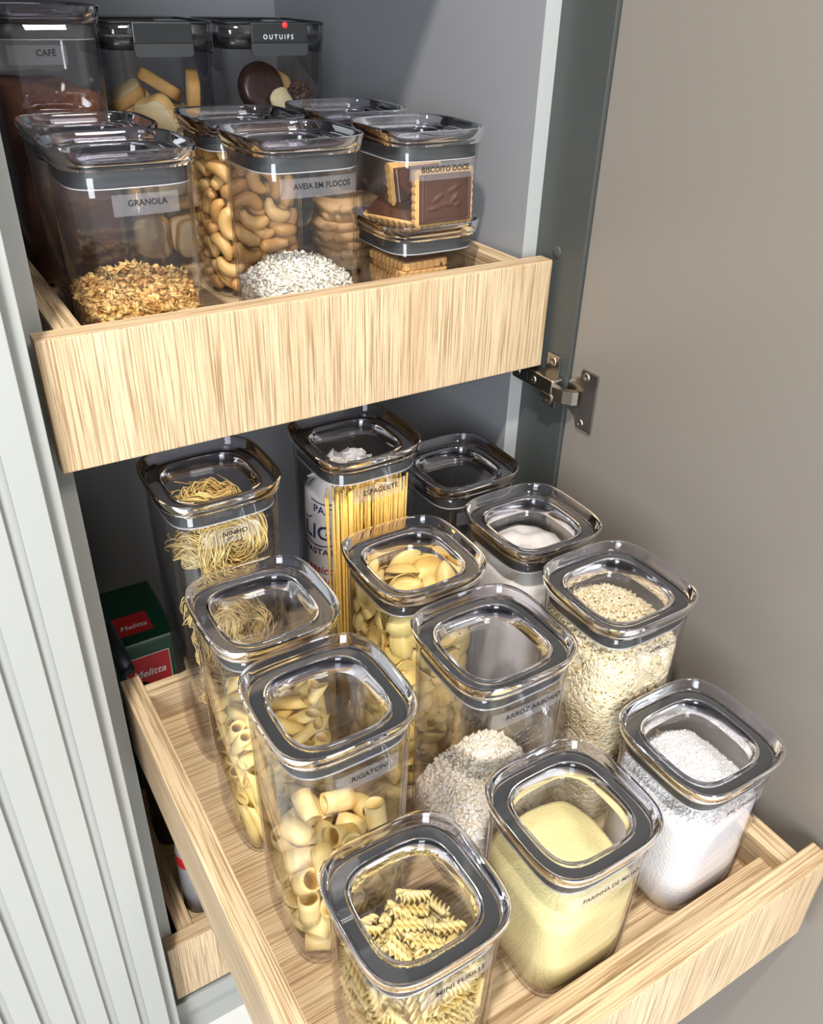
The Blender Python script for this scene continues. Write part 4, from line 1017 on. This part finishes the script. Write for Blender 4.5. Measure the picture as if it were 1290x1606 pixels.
filling('brown_granules', 'dark', False, top_fn(0.024, 0.008, (0.02, 0), 0.004), 'cocoa_granules', 'dark brown granules in the container behind the granola', 'granules', (*CUBE, 0.0032, 1200, 900, 3))
filling('ground_coffee', 'coffee', False, top_fn(0.170, 0.004, (-0.12, 0.0), 0.006, 40), 'coffee', 'brown ground coffee in the CAFÉ container', 'coffee')
filling('wheat_flour', 'flour', True, top_fn(0.192, 0.010, (0.0, 0.06), 0.006, 55, 2), 'flour', 'white flour filling the tall container beside the rice', 'flour')
filling('long_grain_rice', 'rice', True, top_fn(0.196, 0.014, (-0.05, 0.10), 0.003, 50, 8), 'rice', 'cream long grain rice in the ARROZ container', 'rice', (*RG, 0.0072, 8200, 1300, 0.35))
filling('arborio_rice', 'arborio', True, top_fn(0.076, 0.010, (0.32, -0.08), 0.003, 50, 4), 'arborio_rice', 'white short grain rice heaped in the ARROZ ARBÓRIO container', 'rice', (*AG, 0.0056, 4200, 1700, 0.4))
filling('cornmeal', 'corn', True, top_fn(0.096, 0.010, (-0.05, 0.10), 0.002, 45, 6), 'cornmeal', 'yellow cornmeal in the FARINHA DE MILHO container', 'cornmeal')
filling('coarse_salt', 'salt', True, top_fn(0.107, 0.006, (-0.04, 0.05), 0.003, 60, 9), 'salt', 'white coarse salt in the SAL GROSSO container', 'salt', (*CUBE, 0.0013, 0, 1800, 3))
filling('sugar', 'sugar', True, top_fn(0.060, 0.004, (0, 0), 0.003), 'sugar', 'white sugar low in the AÇÚCAR container', 'sugar')

# ------------------------------------------------------------------ piled pieces, one object each
def decode(v):
    return [(v[i] / 10000, v[i + 1] / 10000, v[i + 2] / 10000, R(v[i + 3]), R(v[i + 4]), R(v[i + 5])) for i in range(0, len(v), 6)]

def pile(kind, name, me, mats, base, label, cat, group, zoff=IN0, squeeze=0.975):
    for x, y, z, a, b, c in decode(PILE[kind]):
        o = finish(name, me, mats, None, (base[0] + x * squeeze, base[1] + y * squeeze, base[2] + z + zoff), (a, b, c))
        tag(o, label, cat, group)

def hollow_tube(name, r, ri, l, slant=0.0, seg=16, ridges=0, bend=0.0):
    vs, fs = [], []
    zs = [-1, -0.33, 0.33, 1]
    for rr, order in ((r, zs), (ri, list(reversed(zs)))):
        for q in order:
            for i in range(seg):
                a = 2 * math.pi * i / seg
                r2 = rr * (1 + (0.035 if (ridges and rr == r and i % 2) else 0))
                x, y = r2 * math.cos(a), r2 * math.sin(a)
                vs.append((x + bend * (1 - q * q), y, q * l / 2 + slant * x))
    m = 8
    for k in range(m):
        a, b = k * seg, ((k + 1) % m) * seg
        for i in range(seg):
            j = (i + 1) % seg
            fs.append((a + i, a + j, b + j, b + i))
    me = bpy.data.meshes.new(name); me.from_pydata(vs, [], fs)
    return me

rig_me = hollow_tube('rigatoni', 0.0080, 0.0066, 0.0240, 0, 28, 1)
pile('rigatoni', 'rigatoni', rig_me, 'pasta', base_of('rigatoni'), 'ridged pasta tube in the pile inside the RIGATONI container', 'pasta', 'rigatoni tubes')
pen_me = hollow_tube('penne', 0.0052, 0.0041, 0.0400, 0.9, 14)
pile('penne', 'penne', pen_me, 'pasta_deep', base_of('penne'), 'smooth slant-cut penne tube in the container behind the rigatoni', 'pasta', 'penne tubes')

def cashew_mesh():
    path, rad = [], []
    for k in range(11):
        t = k / 10
        a = -1.3 + 2.6 * t
        path.append(((0.0105 * math.cos(a) - 0.007) * 1.15, 0.0105 * math.sin(a) * 1.15, 0))
        rad.append(1.15 * 0.0060 * (math.sin(math.pi * (0.06 + 0.88 * t)) ** 0.45) * (1.08 - 0.25 * t))
    return merge([tube(path, rad, 10)], 'cashew')
pile('cashew', 'cashew_nut', cashew_mesh(), 'cashew', base_of('cashew', False), 'roasted cashew nut in the container behind the oats', 'nut', 'cashew nuts')

def shell_mesh():
    """conchiglie: a ribbed cupped shell, long opening with flared lips"""
    vs, fs = [], []
    nu, nv = 12, 12
    for lay in (0, 1):
        for i in range(nu + 1):
            t = -1 + 2 * i / nu
            w = max(0.0, 1 - abs(t) ** 2.4) ** 0.75
            for j in range(nv + 1):
                b = -1 + 2 * j / nv
                ang = b * 1.75
                r = 0.0098 * w * (1 - 0.10 * b * b) + (0.0022 * max(0, abs(b) - 0.62) / 0.38) * w
                rib = 0.00045 * (1 if j % 2 else -1) * w
                r += rib - 0.0010 * lay
                flare = 0.0040 * max(0, abs(b) - 0.55) * math.copysign(1, b) * w
                vs.append((0.0165 * t, r * math.sin(ang) * 0.92 + flare, r * math.cos(ang) - 0.0025 + 0.0018 * t * t))
    n1 = (nu + 1) * (nv + 1)
    def id_(l, i, j): return l * n1 + i * (nv + 1) + j
    for i in range(nu):
        for j in range(nv):
            fs.append((id_(0, i, j), id_(0, i + 1, j), id_(0, i + 1, j + 1), id_(0, i, j + 1)))
            fs.append((id_(1, i, j), id_(1, i, j + 1), id_(1, i + 1, j + 1), id_(1, i + 1, j)))
        for j in (0, nv):
            fs.append((id_(0, i, j), id_(1, i, j), id_(1, i + 1, j), id_(0, i + 1, j)))
    me = bpy.data.meshes.new('pasta_shell'); me.from_pydata(vs, [], fs)
    return me
pile('shell', 'pasta_shell', shell_mesh(), 'pasta_deep', base_of('shell'), 'ribbed pasta shell in the full container before the spaghetti', 'pasta', 'pasta shells')

def fusilli_mesh():
    vs, fs = [], []
    n, L = 22, 0.022
    for arm in range(3):
        b = len(vs)
        for i in range(n + 1):
            t = i / n
            a = arm * 2 * math.pi / 3 + t * 2 * math.pi * 1.6
            z = (t - 0.5) * L
            c, s = math.cos(a), math.sin(a)
            for r, o in ((0.0004, 0.0007), (0.0042, 0.00035), (0.0042, -0.00035), (0.0004, -0.0007)):
                vs.append((r * c - o * s, r * s + o * c, z))
        for i in range(n):
            for k in range(4):
                fs.append((b + i * 4 + k, b + i * 4 + (k + 1) % 4, b + i * 4 + 4 + (k + 1) % 4, b + i * 4 + 4 + k))
        fs += [(b + 3, b + 2, b + 1, b), tuple(b + n * 4 + k for k in range(4))]
    me = bpy.data.meshes.new('fusilli'); me.from_pydata(vs, [], fs)
    return me
pile('fusilli', 'fusilli', fusilli_mesh(), 'pasta_pale', base_of('fusilli'), 'small twisted pasta spiral in the MINI FUSILLI container', 'pasta', 'mini fusilli spirals')

# pasta nests
def nest_mesh(seed):
    rd = random.Random(seed)
    parts = []
    for q in range(105):
        rr = 0.0165 + rd.gauss(0, 0.0052)
        rr = min(max(rr, 0.005), 0.0265)
        zc = rd.uniform(-0.0115, 0.0115) * (1 - 0.4 * abs(rr - 0.016) / 0.012)
        a0, span = rd.uniform(0, 6.28), rd.uniform(2.6, 5.6)
        k1, p1, p2 = rd.choice((1, 2, 3)), rd.uniform(0, 6.28), rd.uniform(0, 6.28)
        ex = rd.uniform(0.85, 1.15)
        path = []
        for i in range(20):
            a = a0 + span * i / 19
            r = rr + 0.0028 * math.sin(k1 * a + p1) + 0.004 * (max(0, i - 16) / 3) * rd.random()
            path.append((r * math.cos(a) * ex, r * math.sin(a) / ex, zc + 0.0042 * math.sin(2 * a + p2) + 0.0016 * math.sin(5 * a)))
        parts.append(tube(path, 0.00055, 3, cap=False))
    return merge(parts, 'pasta_nest')
NESTS = [nest_mesh(s) for s in (1, 2, 3)]
nb = base_of('nest')
SPOTS = [(-.0100 if k % 2 else .0110, (-.0105, -.010, .0105, .011)[k % 4], .0235 + .0258 * k, (62, 74, 50, 80, 66)[k % 5], (20, -25, 30, 10)[k % 4], (35, 120, -40, 60, 10, 170)[k % 6]) for k in range(9)]
SPOTS += [(.004, -.013, .212, 70, 15, 30), (.000, .004, .2535, 8, 6, 60)]
for i, (x, y, z, a, b, c) in enumerate(SPOTS):
    o = finish('pasta_nest', NESTS[i % 3], 'nest_pasta', None, (nb[0] + x, nb[1] + y, nb[2] + z), (R(a), R(b), R(c)))
    o.scale = (1.07, 1.07, 1.07)
    tag(o, 'curled nest of thin pasta in the NINHO container' if i < 10 else 'topmost nest of thin pasta seen through the NINHO lid', 'pasta', 'pasta nests')

# spaghetti and its bag
sb = base_of('spaghetti')
parts = []
rd = random.Random(3)
for q in range(330):
    while True:
        x, y = rd.uniform(-.037, .036), rd.uniform(-.040, -.004)
        if (abs(x) / .040) ** NB + (abs(y) / .041) ** NB < 1 and not (x < -.012 and y > -.013): break
    dx, dy = rd.gauss(0, .0022), rd.gauss(0, .002)
    h = rd.uniform(.238, .256)
    f = lambda v: max(-.0400, min(.0400, v))
    parts.append(tube([(x, y, .0045), (x + dx * .5, y + dy * .4, h * .5), (f(x + dx), f(y + dy), h)], 0.0009, 5))
sp = finish('spaghetti', merge(parts, 'spaghetti'), 'spaghetti', None, sb)
tag(sp, 'bundle of amber spaghetti strands in the ESPAGUETE container', 'pasta', kind='stuff')

BCX, BCY, BA, BB = -0.0215, 0.0140, 0.0185, 0.0250
def bag_pt(phi, z, off=0.0):
    wob = 1 + 0.03 * math.sin(3 * phi + z * 60) + 0.02 * math.sin(5 * phi - z * 90)
    t = max(0.0, (z - 0.228) / 0.030)
    s = wob * (1 - 0.55 * min(1, t) ** 1.5)
    zz = z + (0.006 * math.sin(4 * phi + 1) + 0.004 * math.sin(7 * phi)) * min(1, t)
    return (BCX + (BA * s + off) * math.cos(phi) + 0.014 * min(1, t), BCY + (BB * s + off) * math.sin(phi) - 0.004 * min(1, t), zz)
bag = empty('pasta_bag', sb, 'white printed pasta bag standing in the ESPAGUETE container', 'bag')
vs, fs, seg = [], [], 48
zs = [0.0040 + 0.224 * k / 24 for k in range(25)] + [0.228 + 0.030 * k / 8 for k in range(1, 9)]
for z in zs:
    for i in range(seg): vs.append(bag_pt(2 * math.pi * i / seg, z))
for k in range(len(zs) - 1):
    for i in range(seg):
        j = (i + 1) % seg
        fs.append((k * seg + i, k * seg + j, (k + 1) * seg + j, (k + 1) * seg + i))
fs += [tuple(reversed(range(seg))), tuple(range((len(zs) - 1) * seg, len(zs) * seg))]
me = bpy.data.meshes.new('film'); me.from_pydata(vs, [], fs)
finish('film', me, 'bag_white', bag)
# crumpled top of the bag
vs, fs = [], []
rd = random.Random(11)
for k in range(7):
    z = 0.249 + 0.0145 * k / 6
    for i in range(16):
        a = 2 * math.pi * i / 16
        r = (0.024 * (1 - k / 7.5)) * (0.6 + 0.8 * rd.random())
        vs.append((-0.006 + r * 1.15 * math.cos(a) + k * 0.002, 0.006 + r * 0.9 * math.sin(a), z + 0.003 * rd.random()))
for k in range(6):
    for i in range(16):
        j = (i + 1) % 16
        fs.append((k * 16 + i, k * 16 + j, k * 16 + 16 + j, k * 16 + 16 + i))
fs.append(tuple(range(96, 112)))
me = bpy.data.meshes.new('crumpled_top'); me.from_pydata(vs, [], fs)
finish('crumpled_top', me, 'bag_white', bag, smooth=False)
def on_bag(u0, z0):
    return lambda u, v: bag_pt(u0 + u / 0.0225, z0 + v, 0.0005)
P0 = math.pi * 0.93
lettering('lettering', 'PASTA', 0.032, on_bag(P0 + 0.55, 0.2140), 'navy_ink', bag)
lettering('lettering', 'LIGUORI', 0.080, on_bag(P0 + 0.05, 0.1860), 'navy_ink', bag)
lettering('lettering', 'PASTA DI GRAGNANO', 0.094, on_bag(P0 + 0.05, 0.1690), 'black_ink', bag)
lettering('lettering', 'essiccata', 0.042, on_bag(P0 + 0.15, 0.1480), 'red_ink', bag, italic=0.3)
lettering('lettering', 'A BASSA', 0.032, on_bag(P0 + 0.55, 0.1370), 'red_ink', bag)
def stripe(p0, p1, z0, z1, w):
    n = 14; vs = []
    for i in range(n + 1):
        t = i / n; p = p0 + (p1 - p0) * t; z = z0 + (z1 - z0) * t + 0.004 * math.sin(math.pi * t) * (-1)
        vs += [bag_pt(p, z - w / 2, 0.0005), bag_pt(p, z + w / 2, 0.0005)]
    m2 = bpy.data.meshes.new('stripe'); m2.from_pydata(vs, [], [(2 * i, 2 * i + 2, 2 * i + 3, 2 * i + 1) for i in range(n)])
    finish('stripe', m2, 'navy_ink', bag)
stripe(P0 + 0.1, P0 + 1.8, 0.1820, 0.183, 0.0014)
stripe(P0 - 0.15, P0 + 0.45, 0.2090, 0.208, 0.0013)
stripe(P0 + 0.45, P0 + 1.9, 0.2270, 0.231, 0.0013)

# ------------------------------------------------------------------ biscuits, crackers
def biscuit_parts():
    """butter biscuit with scalloped edge, flat in xz, front towards -y"""
    pts = []
    W, H, nx, nz = 0.0300, 0.0238, 9, 7
    def side(p, q, n):
        for i in range(n * 4):
            t = i / (n * 4)
            b = 0.0011 * abs(math.sin(math.pi * t * n))
            d = (Vector(q) - Vector(p)); nn = Vector((d.y, -d.x)).normalized()
            pts.append(Vector(p) + d * t + nn * b)
    c = [(-W, -H), (W, -H), (W, H), (-W, H)]
    side(c[0], c[1], nx); side(c[1], c[2], nz); side(c[2], c[3], nx); side(c[3], c[0], nz)
    vs, fs = [], []
    for y, s in ((0.0, 0.985), (0.0008, 1.0), (0.0062, 1.0), (0.0070, 0.985)):
        for p in pts: vs.append((p.x * s, y, p.y * s))
    n = len(pts)
    for k in range(3):
        for i in range(n):
            j = (i + 1) % n
            fs.append((k * n + i, k * n + j, k * n + n + j, k * n + n + i))
    fs += [tuple(reversed(range(n))), tuple(range(3 * n, 4 * n))]
    base = bpy.data.meshes.new('biscuit_base'); base.from_pydata(vs, [], fs)
    bm = bmesh.new()
    bmesh.ops.create_grid(bm, x_segments=44, y_segments=34, size=0.5)
    for v in bm.verts:
        x, z = v.co.x * 2, v.co.y * 2
        e = max(abs(x), abs(z))
        lvl = -0.0036
        if e > 0.985: lvl = 0.0
        elif e > 0.9: lvl = -0.0042
        elif e > 0.86: lvl = -0.0028
        else:
            # raised sprig: a stem and a few leaves
            px, pz = x, z
            r = 0.0
            for (lx, lz, ang, ll) in ((-0.35, 0.05, 0.7, 0.30), (-0.45, -0.35, 0.25, 0.34), (0.05, -0.25, -0.1, 0.26), (0.28, 0.38, 0.5, 0.30), (0.30, -0.02, 0.9, 0.26), (0.42, -0.28, 0.4, 0.18)):
                dx, dz = px - lx, (pz - lz)
                u = dx * math.cos(ang) + dz * math.sin(ang); w = -dx * math.sin(ang) + dz * math.cos(ang)
                q = 1 - (u / ll) ** 2 - (w / 0.085) ** 2
                if q > 0: r = max(r, math.sqrt(q))
            lvl -= 0.0013 * r
        v.co = Vector((x * 0.0268, lvl, z * 0.0207 - 0.0008))
    ch = bm_mesh(bm, 'chocolate')
    return base, ch
BIS, CHO = biscuit_parts()
bx, by = SPOT['biscuit']
Z1 = FU + XS - 0.0079 + 0.0031       # inner floor of the upper biscuit container
Z0 = FU + 0.0031
def biscuit(loc, rot, label, group=None):
    e = empty('chocolate_biscuit', loc, label, 'biscuit', group, rot)
    finish('biscuit_base', BIS, 'biscuit', e, smooth=False)
    finish('chocolate', CHO, 'chocolate', e)
    return e
biscuit((bx + .0085, by - .0360, Z1 + .0255), (R(-3), 0, R(0)), 'chocolate-topped butter biscuit standing against the front of BISCOITO DOCE')
biscuit((bx - .0130, by + .0000, Z1 + .0150), (R(-64), R(0), R(-66)), 'chocolate-topped butter biscuit leaning to the left in BISCOITO DOCE')
biscuit((bx + .0060, by + .0050, Z1 + .0255), (R(-12), 0, R(8)), 'chocolate-topped butter biscuit hidden behind the front one in BISCOITO DOCE')
for k in range(5):
    biscuit((bx - .0090 + .001 * (k % 2), by - .0060 + .002 * ((k * 7) % 3), Z0 + .0045 + .0072 * k), (R(-90), 0, R(90 + 4 * ((k * 5) % 3 - 1))), 'chocolate-topped butter biscuit lying flat in the low container', 'flat biscuits in the low container')

def cracker_mesh():
    bm = bmesh.new()
    bmesh.ops.create_cube(bm, size=1)
    for v in bm.verts: v.co = Vector((v.co.x * 0.060, v.co.y * 0.060, v.co.z * 0.0088))
    bmesh.ops.bevel(bm, geom=[e for e in bm.edges if abs(e.verts[0].co.z - e.verts[1].co.z) > 1e-4], offset=0.008, segments=4, affect='EDGES')
    bmesh.ops.bevel(bm, geom=bm.edges[:], offset=0.0016, segments=2, affect='EDGES')
    return bm_mesh(bm, 'cracker')
CRK = cracker_mesh()
kx, ky = SPOT['cracker']
for k in range(7):
    o = finish('cracker', CRK, 'cracker', None, (kx - .004 + .003 * ((k * 3) % 4 - 1.5), ky - .004 + .002 * ((k * 5) % 3 - 1), FU + .0078 + .0093 * k), (R(2.0 * (k % 2)) * (k == 6), R(-3) * (k == 6), R(6 * ((k * 7) % 5 - 2))))
    tag(o, 'square pale cracker in the stack behind the oats container', 'cracker', 'stacked crackers')

# ------------------------------------------------------------------ clip-top boxes at the back of the top drawer
def clip_box(x, y, w, d, h, label, brand):
    e = empty('clip_box', (x, y, FU), label, 'container')
    def rr(name, prof, closed=False, cap0=False, cap1=False, n=9, sx=w / 2, sy=d / 2):
        me = loft_mesh(name, [(1 - q, z, n) for q, z in prof], 72, closed, cap0, cap1)
        for v in me.vertices: v.co.x *= sx; v.co.y *= sy
        return me
    k = 2 / w
    t = h - 0.017
    finish('body', rr('body', [(.99, .0015), (.10, 0.0), (.055, .002), (.04, .006), (.02, t), (.03 + .0018 * k, t), (.04 + .0018 * k, .006), (.10, .0035), (.99, .0035)]), 'smoky_box', e)
    lid = finish('lid', rr('lid', [(.99, h - .006), (.16, h - .006), (.14, h - .0005), (.03, h), (0.0, h - .0012), (0.0, h - .0150), (.012, h - .0155), (.018, h - .0090), (.15, h - .0090), (.99, h - .0090)]), 'smoky_box', e)
    finish('seal', rr('seal', [(.06, h - .0118), (.20, h - .0118), (.20, h - .0215), (.06, h - .0215)], closed=True), 'black_plastic', lid)
    finish('rim', rr('rim', [(-.004, h + .0010), (.03, h + .0016), (.035, h + .0004), (-.004, h - .0006)], closed=True), 'black_plastic', lid)
    def clip(rot, ext):
        c = empty('clip', (0, 0, 0)); c.parent = e; c.rotation_euler = (0, 0, rot)
        cw = (w if ext == d else d) * 0.27
        f = -ext / 2
        finish('flap', box_mesh('flap', (-cw, f - .0055, h - .0160), (cw, f - .0018, h + .0012), 0.0012), 'black_plastic', c, smooth=False)
        bm = bmesh.new()
        pts = []
        for px, pz in ((-cw, h - .016), (cw, h - .016)): pts.append((px, pz))
        for a in range(0, 91, 18): pts.append((cw - .004 + .004 * math.cos(R(a)), h - .0225 - .004 * math.sin(R(a))))
        for a in range(90, 181, 18): pts.append((-cw + .004 + .004 * math.cos(R(a)), h - .0225 - .004 * math.sin(R(a))))
        vv = [bm.verts.new((px, f - .0052, pz)) for px, pz in pts]
        g = bm.faces.new(vv)
        ex = bmesh.ops.extrude_face_region(bm, geom=[g])
        for q in ex['geom']:
            if isinstance(q, bmesh.types.BMVert): q.co.y += 0.0024
        bmesh.ops.recalc_face_normals(bm, faces=bm.faces[:])
        finish('tab', bm_mesh(bm, 'tab'), 'gasket', c, smooth=False)
        for s in (-1, 1):
            finish('pivot', box_mesh('pivot', (s * cw - .003 * (s < 0) , f - .005, h - .0085), (s * cw + .003 * (s > 0) , f - .0006, h - .0005), 0.0006), 'smoky_box', c, smooth=False)
        return c, f, cw
    c, f, cw = clip(0, d)
    clip(R(90), w); clip(R(180), d); clip(R(270), w)
    if brand:
        lettering('lettering', 'O U T U I F S', 0.031, lambda u, v: (u - cw + .012, f - .0057, h - .0125 + v), 'white_ink', c)
        finish('red_dot', loft_mesh('red_dot', [(0.0030, 0, 2), (0.0030, 0.0012, 2), (0.0024, 0.0018, 2)], 20, cap1=True), 'red_dot', c, (cw * 0.18, f - .0054, h - .0010), (R(90), 0, 0))
    return e
BX1, BX2, BY = 0.1925, 0.3055, 0.318
clip_box(BX1, BY, 0.100, 0.104, 0.2165, 'clear clip-lid box of small toasts beside the CAFÉ container', False)
clip_box(BX2, BY, 0.108, 0.104, 0.2165, 'clear clip-lid box with a red dot on its black clip', True)

def toast_mesh():
    pts = []
    for i in range(36):
        a = 2 * math.pi * i / 36
        x, z = sq(a, 1.0, 3.6)
        if z > 0.3: z = z + 0.16 * abs(math.sin(1.6 * x)) - 0.08; x *= 1.03
        elif z < 0: x *= 0.93
        pts.append((x * 0.0205, z * 0.0185))
    vs, fs = [], []
    n = len(pts)
    for zz, s in ((-0.0055, 0.95), (-0.0043, 1.0), (0.0043, 1.0), (0.0055, 0.95)):
        for x, y in pts: vs.append((x * s, y * s, zz))
    for k in range(3):
        for i in range(n):
            j = (i + 1) % n
            fs.append((k * n + i, k * n + j, k * n + n + j, k * n + n + i))
    fs += [tuple(reversed(range(n))), tuple(range(3 * n, 4 * n))]
    me = bpy.data.meshes.new('small_toast'); me.from_pydata(vs, [], fs)
    me.materials.append(MAT['toast_crust']); me.materials.append(MAT['toast_face'])
    for p in me.polygons[-2:]: p.material_index = 1
    return me
pile('toast', 'small_toast', toast_mesh(), 'toast_face', (BX1, BY, FU), 'small golden toast slice in the clip-lid box beside CAFÉ', 'toast', 'small toasts', zoff=0.0045, squeeze=1.0)

def round_cake_mesh():
    p = [(0.0004, -0.0085, 2), (0.018, -0.0085, 2), (0.0225, -0.007, 2), (0.0238, -0.003, 2), (0.0226, 0.0, 2), (0.0238, 0.003, 2), (0.0225, 0.007, 2), (0.018, 0.0086, 2), (0.010, 0.0080, 2), (0.0004, 0.0086, 2)]
    return loft_mesh('round_cake', p, 40)
RC = round_cake_mesh()
for i, (x, y, z, a, b, c) in enumerate(((-.024, .020, .013, 0, 0, 0), (.022, .016, .013, 0, 0, 30), (-.018, -.020, .013, 0, 0, 0), (.024, -.022, .013, 0, 0, 0), (-.022, .016, .032, 0, 5, 0), (.022, -.014, .032, 0, -4, 0),
        (-.020, -.022, .032, 0, 3, 0), (.018, .022, .031, 0, 0, 0), (-.022, .018, .051, 0, 4, 0), (.020, .018, .050, 3, 0, 0), (-.020, -.020, .051, 0, 0, 0), (.022, -.020, .051, 0, 0, 0),
        (-.020, .018, .070, 0, 0, 0), (.020, .018, .069, 0, 0, 0), (.020, -.020, .070, 0, 0, 0), (-.021, -.020, .070, 0, 0, 0), (-.024, .014, .0890, 3, 0, 0), (.022, .020, .0880, 0, 0, 0), (-.020, -.020, .0890, 0, 0, 0), (.021, -.021, .0890, 0, 0, 0), (-.024, .020, .1080, 0, 3, 0), (.022, .020, .1070, 0, 0, 0), (-.020, -.020, .1080, 0, 0, 0), (.021, -.021, .1070, 0, 0, 0), (-.022, .018, .1265, 0, 3, 0), (.022, .020, .1260, 0, 0, 0), (-.021, -.021, .1270, 0, 0, 0), (.022, -.022, .1260, 0, 0, 0), (-.008, -.022, .1590, 76, 10, 4))):
    top = i == 28
    o = finish('chocolate_cake', RC, 'dark_chocolate', None, (BX2 + x, BY + y, FU + z), (R(a), R(b), R(c)))
    tag(o, 'round chocolate-coated cake standing on edge in the red-dot clip box' if top else 'round chocolate-coated cake lying flat in the red-dot clip box', 'cake', None if top else 'flat chocolate cakes')
def chunk_mesh(seed, r, sq_):
    bm = bmesh.new()
    bmesh.ops.create_icosphere(bm, subdivisions=3, radius=r)
    for v in bm.verts:
        v.co *= 1 + 0.22 * noise.noise(v.co * (1.4 / r) + Vector((seed, 0, 0)))
        v.co.z *= sq_
    return bm_mesh(bm, 'chunk')
o = finish('cream_wafer', chunk_mesh(2, 0.0135, 0.55), 'cream', None, (BX2 + .009, BY - .036, FU + .147), (R(60), R(20), R(10)), smooth=False)
tag(o, 'broken piece showing pale cream beside the standing chocolate cake', 'wafer piece')
o = finish('corn_chip', chunk_mesh(6, 0.0150, 0.35), 'biscuit', None, (BX2 + .025, BY + .002, FU + .158), (R(60), R(35), 0), smooth=False)
tag(o, 'pale golden biscuit piece between the chocolate cakes', 'biscuit')
tr = empty('chocolate_ball', (BX2 + .035, BY - .022, FU + .149), 'rough brown chocolate ball with sprinkles at the right of the red-dot box', 'sweet')
finish('core', chunk_mesh(4, 0.0130, 0.9), 'dark_chocolate', tr)
pos, rot = [], []
for i in range(260):
    v = Vector(rng.normal(size=3)).normalized()
    pos.append(tuple(v * 0.0135)); rot.append(tuple(rng.random(3) * 6.28))
finish('sprinkle_coat', scatter_mesh('sprinkle_coat', *grain_shape(0.22), pos, rot, np.full(260, 0.0055)), 'sprinkles', tr)['kind'] = 'stuff'

# ------------------------------------------------------------------ things standing in the bottom drawer
def coffee_pack(x0, y0, z0, w, d, h, label):
    e = empty('coffee_pack', (x0 + w / 2, y0 + d / 2, z0), label, 'pack')
    finish('carton', box_mesh('carton', (-w / 2, -d / 2, 0), (w / 2, d / 2, h), 0.004, 3), 'green_box', e, smooth=False)
    def patch(name, lo, hi, y, mat, par):
        me = bpy.data.meshes.new(name)
        me.from_pydata([(lo[0], y, lo[1]), (hi[0], y, lo[1]), (hi[0], y, hi[1]), (lo[0], y, hi[1])], [], [(0, 1, 2, 3)])
        return finish(name, me, mat, par, smooth=False)
    f = -d / 2
    patch('border', (-w * .34, h * .40), (w * .34, h * .82), f - .0002, 'white_ink', e)
    patch('emblem', (-w * .33, h * .41), (w * .33, h * .81), f - .0004, 'red_label', e)
    lettering('lettering', 'Melitta', w * .50, lambda u, v: (u - w * .25, f - .0006, h * .55 + v), 'white_ink', e, italic=0.25)
    patch('band', (-w * .3, h * .04), (w * .4, h * .20), f - .0003, 'red_label', e)
    me = bpy.data.meshes.new('top_emblem')
    a, b = (-w * .3, -d * .34), (w * .22, -d * .02)
    me.from_pydata([(a[0], a[1], h + .0002), (b[0], a[1], h + .0002), (b[0], b[1], h + .0002), (a[0], b[1], h + .0002)], [], [(0, 1, 2, 3)])
    finish('top_emblem', me, 'red_label', e, smooth=False)
    lettering('lettering', 'Melitta', w * .40, lambda u, v: (u - w * .24, -d * .25 + v, h + .0004), 'white_ink', e, italic=0.25)
    return e
coffee_pack(0.046, 0.290, FL, 0.086, 0.130, 0.135, 'green coffee pack with red emblem under another in the bottom drawer')
coffee_pack(0.044, 0.288, FL + 0.1355, 0.086, 0.130, 0.128, 'green coffee pack with red emblem visible behind the middle drawer')

def bottle(x, y, z, r, h, label, body, band):
    e = empty('bottle', (x, y, z), label, 'bottle')
    finish('body', loft_mesh('body', [(r * .2, 0.0, 2), (r * .9, 0.0, 2), (r, .003, 2), (r, h * .72, 2), (r * .94, h * .76, 2), (r * .5, h * .84, 2), (r * .42, h * .86, 2), (r * .42, h * .9, 2)], 28, cap0=True, cap1=True), body, e)
    finish('band', loft_mesh('band', [(r * 1.012, h * .58, 2), (r * 1.015, h * .585, 2), (r * 1.015, h * .70, 2), (r * 1.012, h * .705, 2)], 28), band, e)
    finish('cap', loft_mesh('cap', [(r * .5, h * .9, 2), (r * .5, h * .985, 2), (r * .45, h, 2)], 24, cap1=True), 'black_plastic', e)
    return e
bottle(0.0610, 0.0850, FL, 0.020, 0.150, 'grey bottle with a red band near the front of the bottom drawer', 'grey_label', 'red_label')
bottle(0.0600, 0.2000, FL, 0.021, 0.270, 'dark bottle with a red band further back in the bottom drawer', 'dark_bottle', 'red_label')
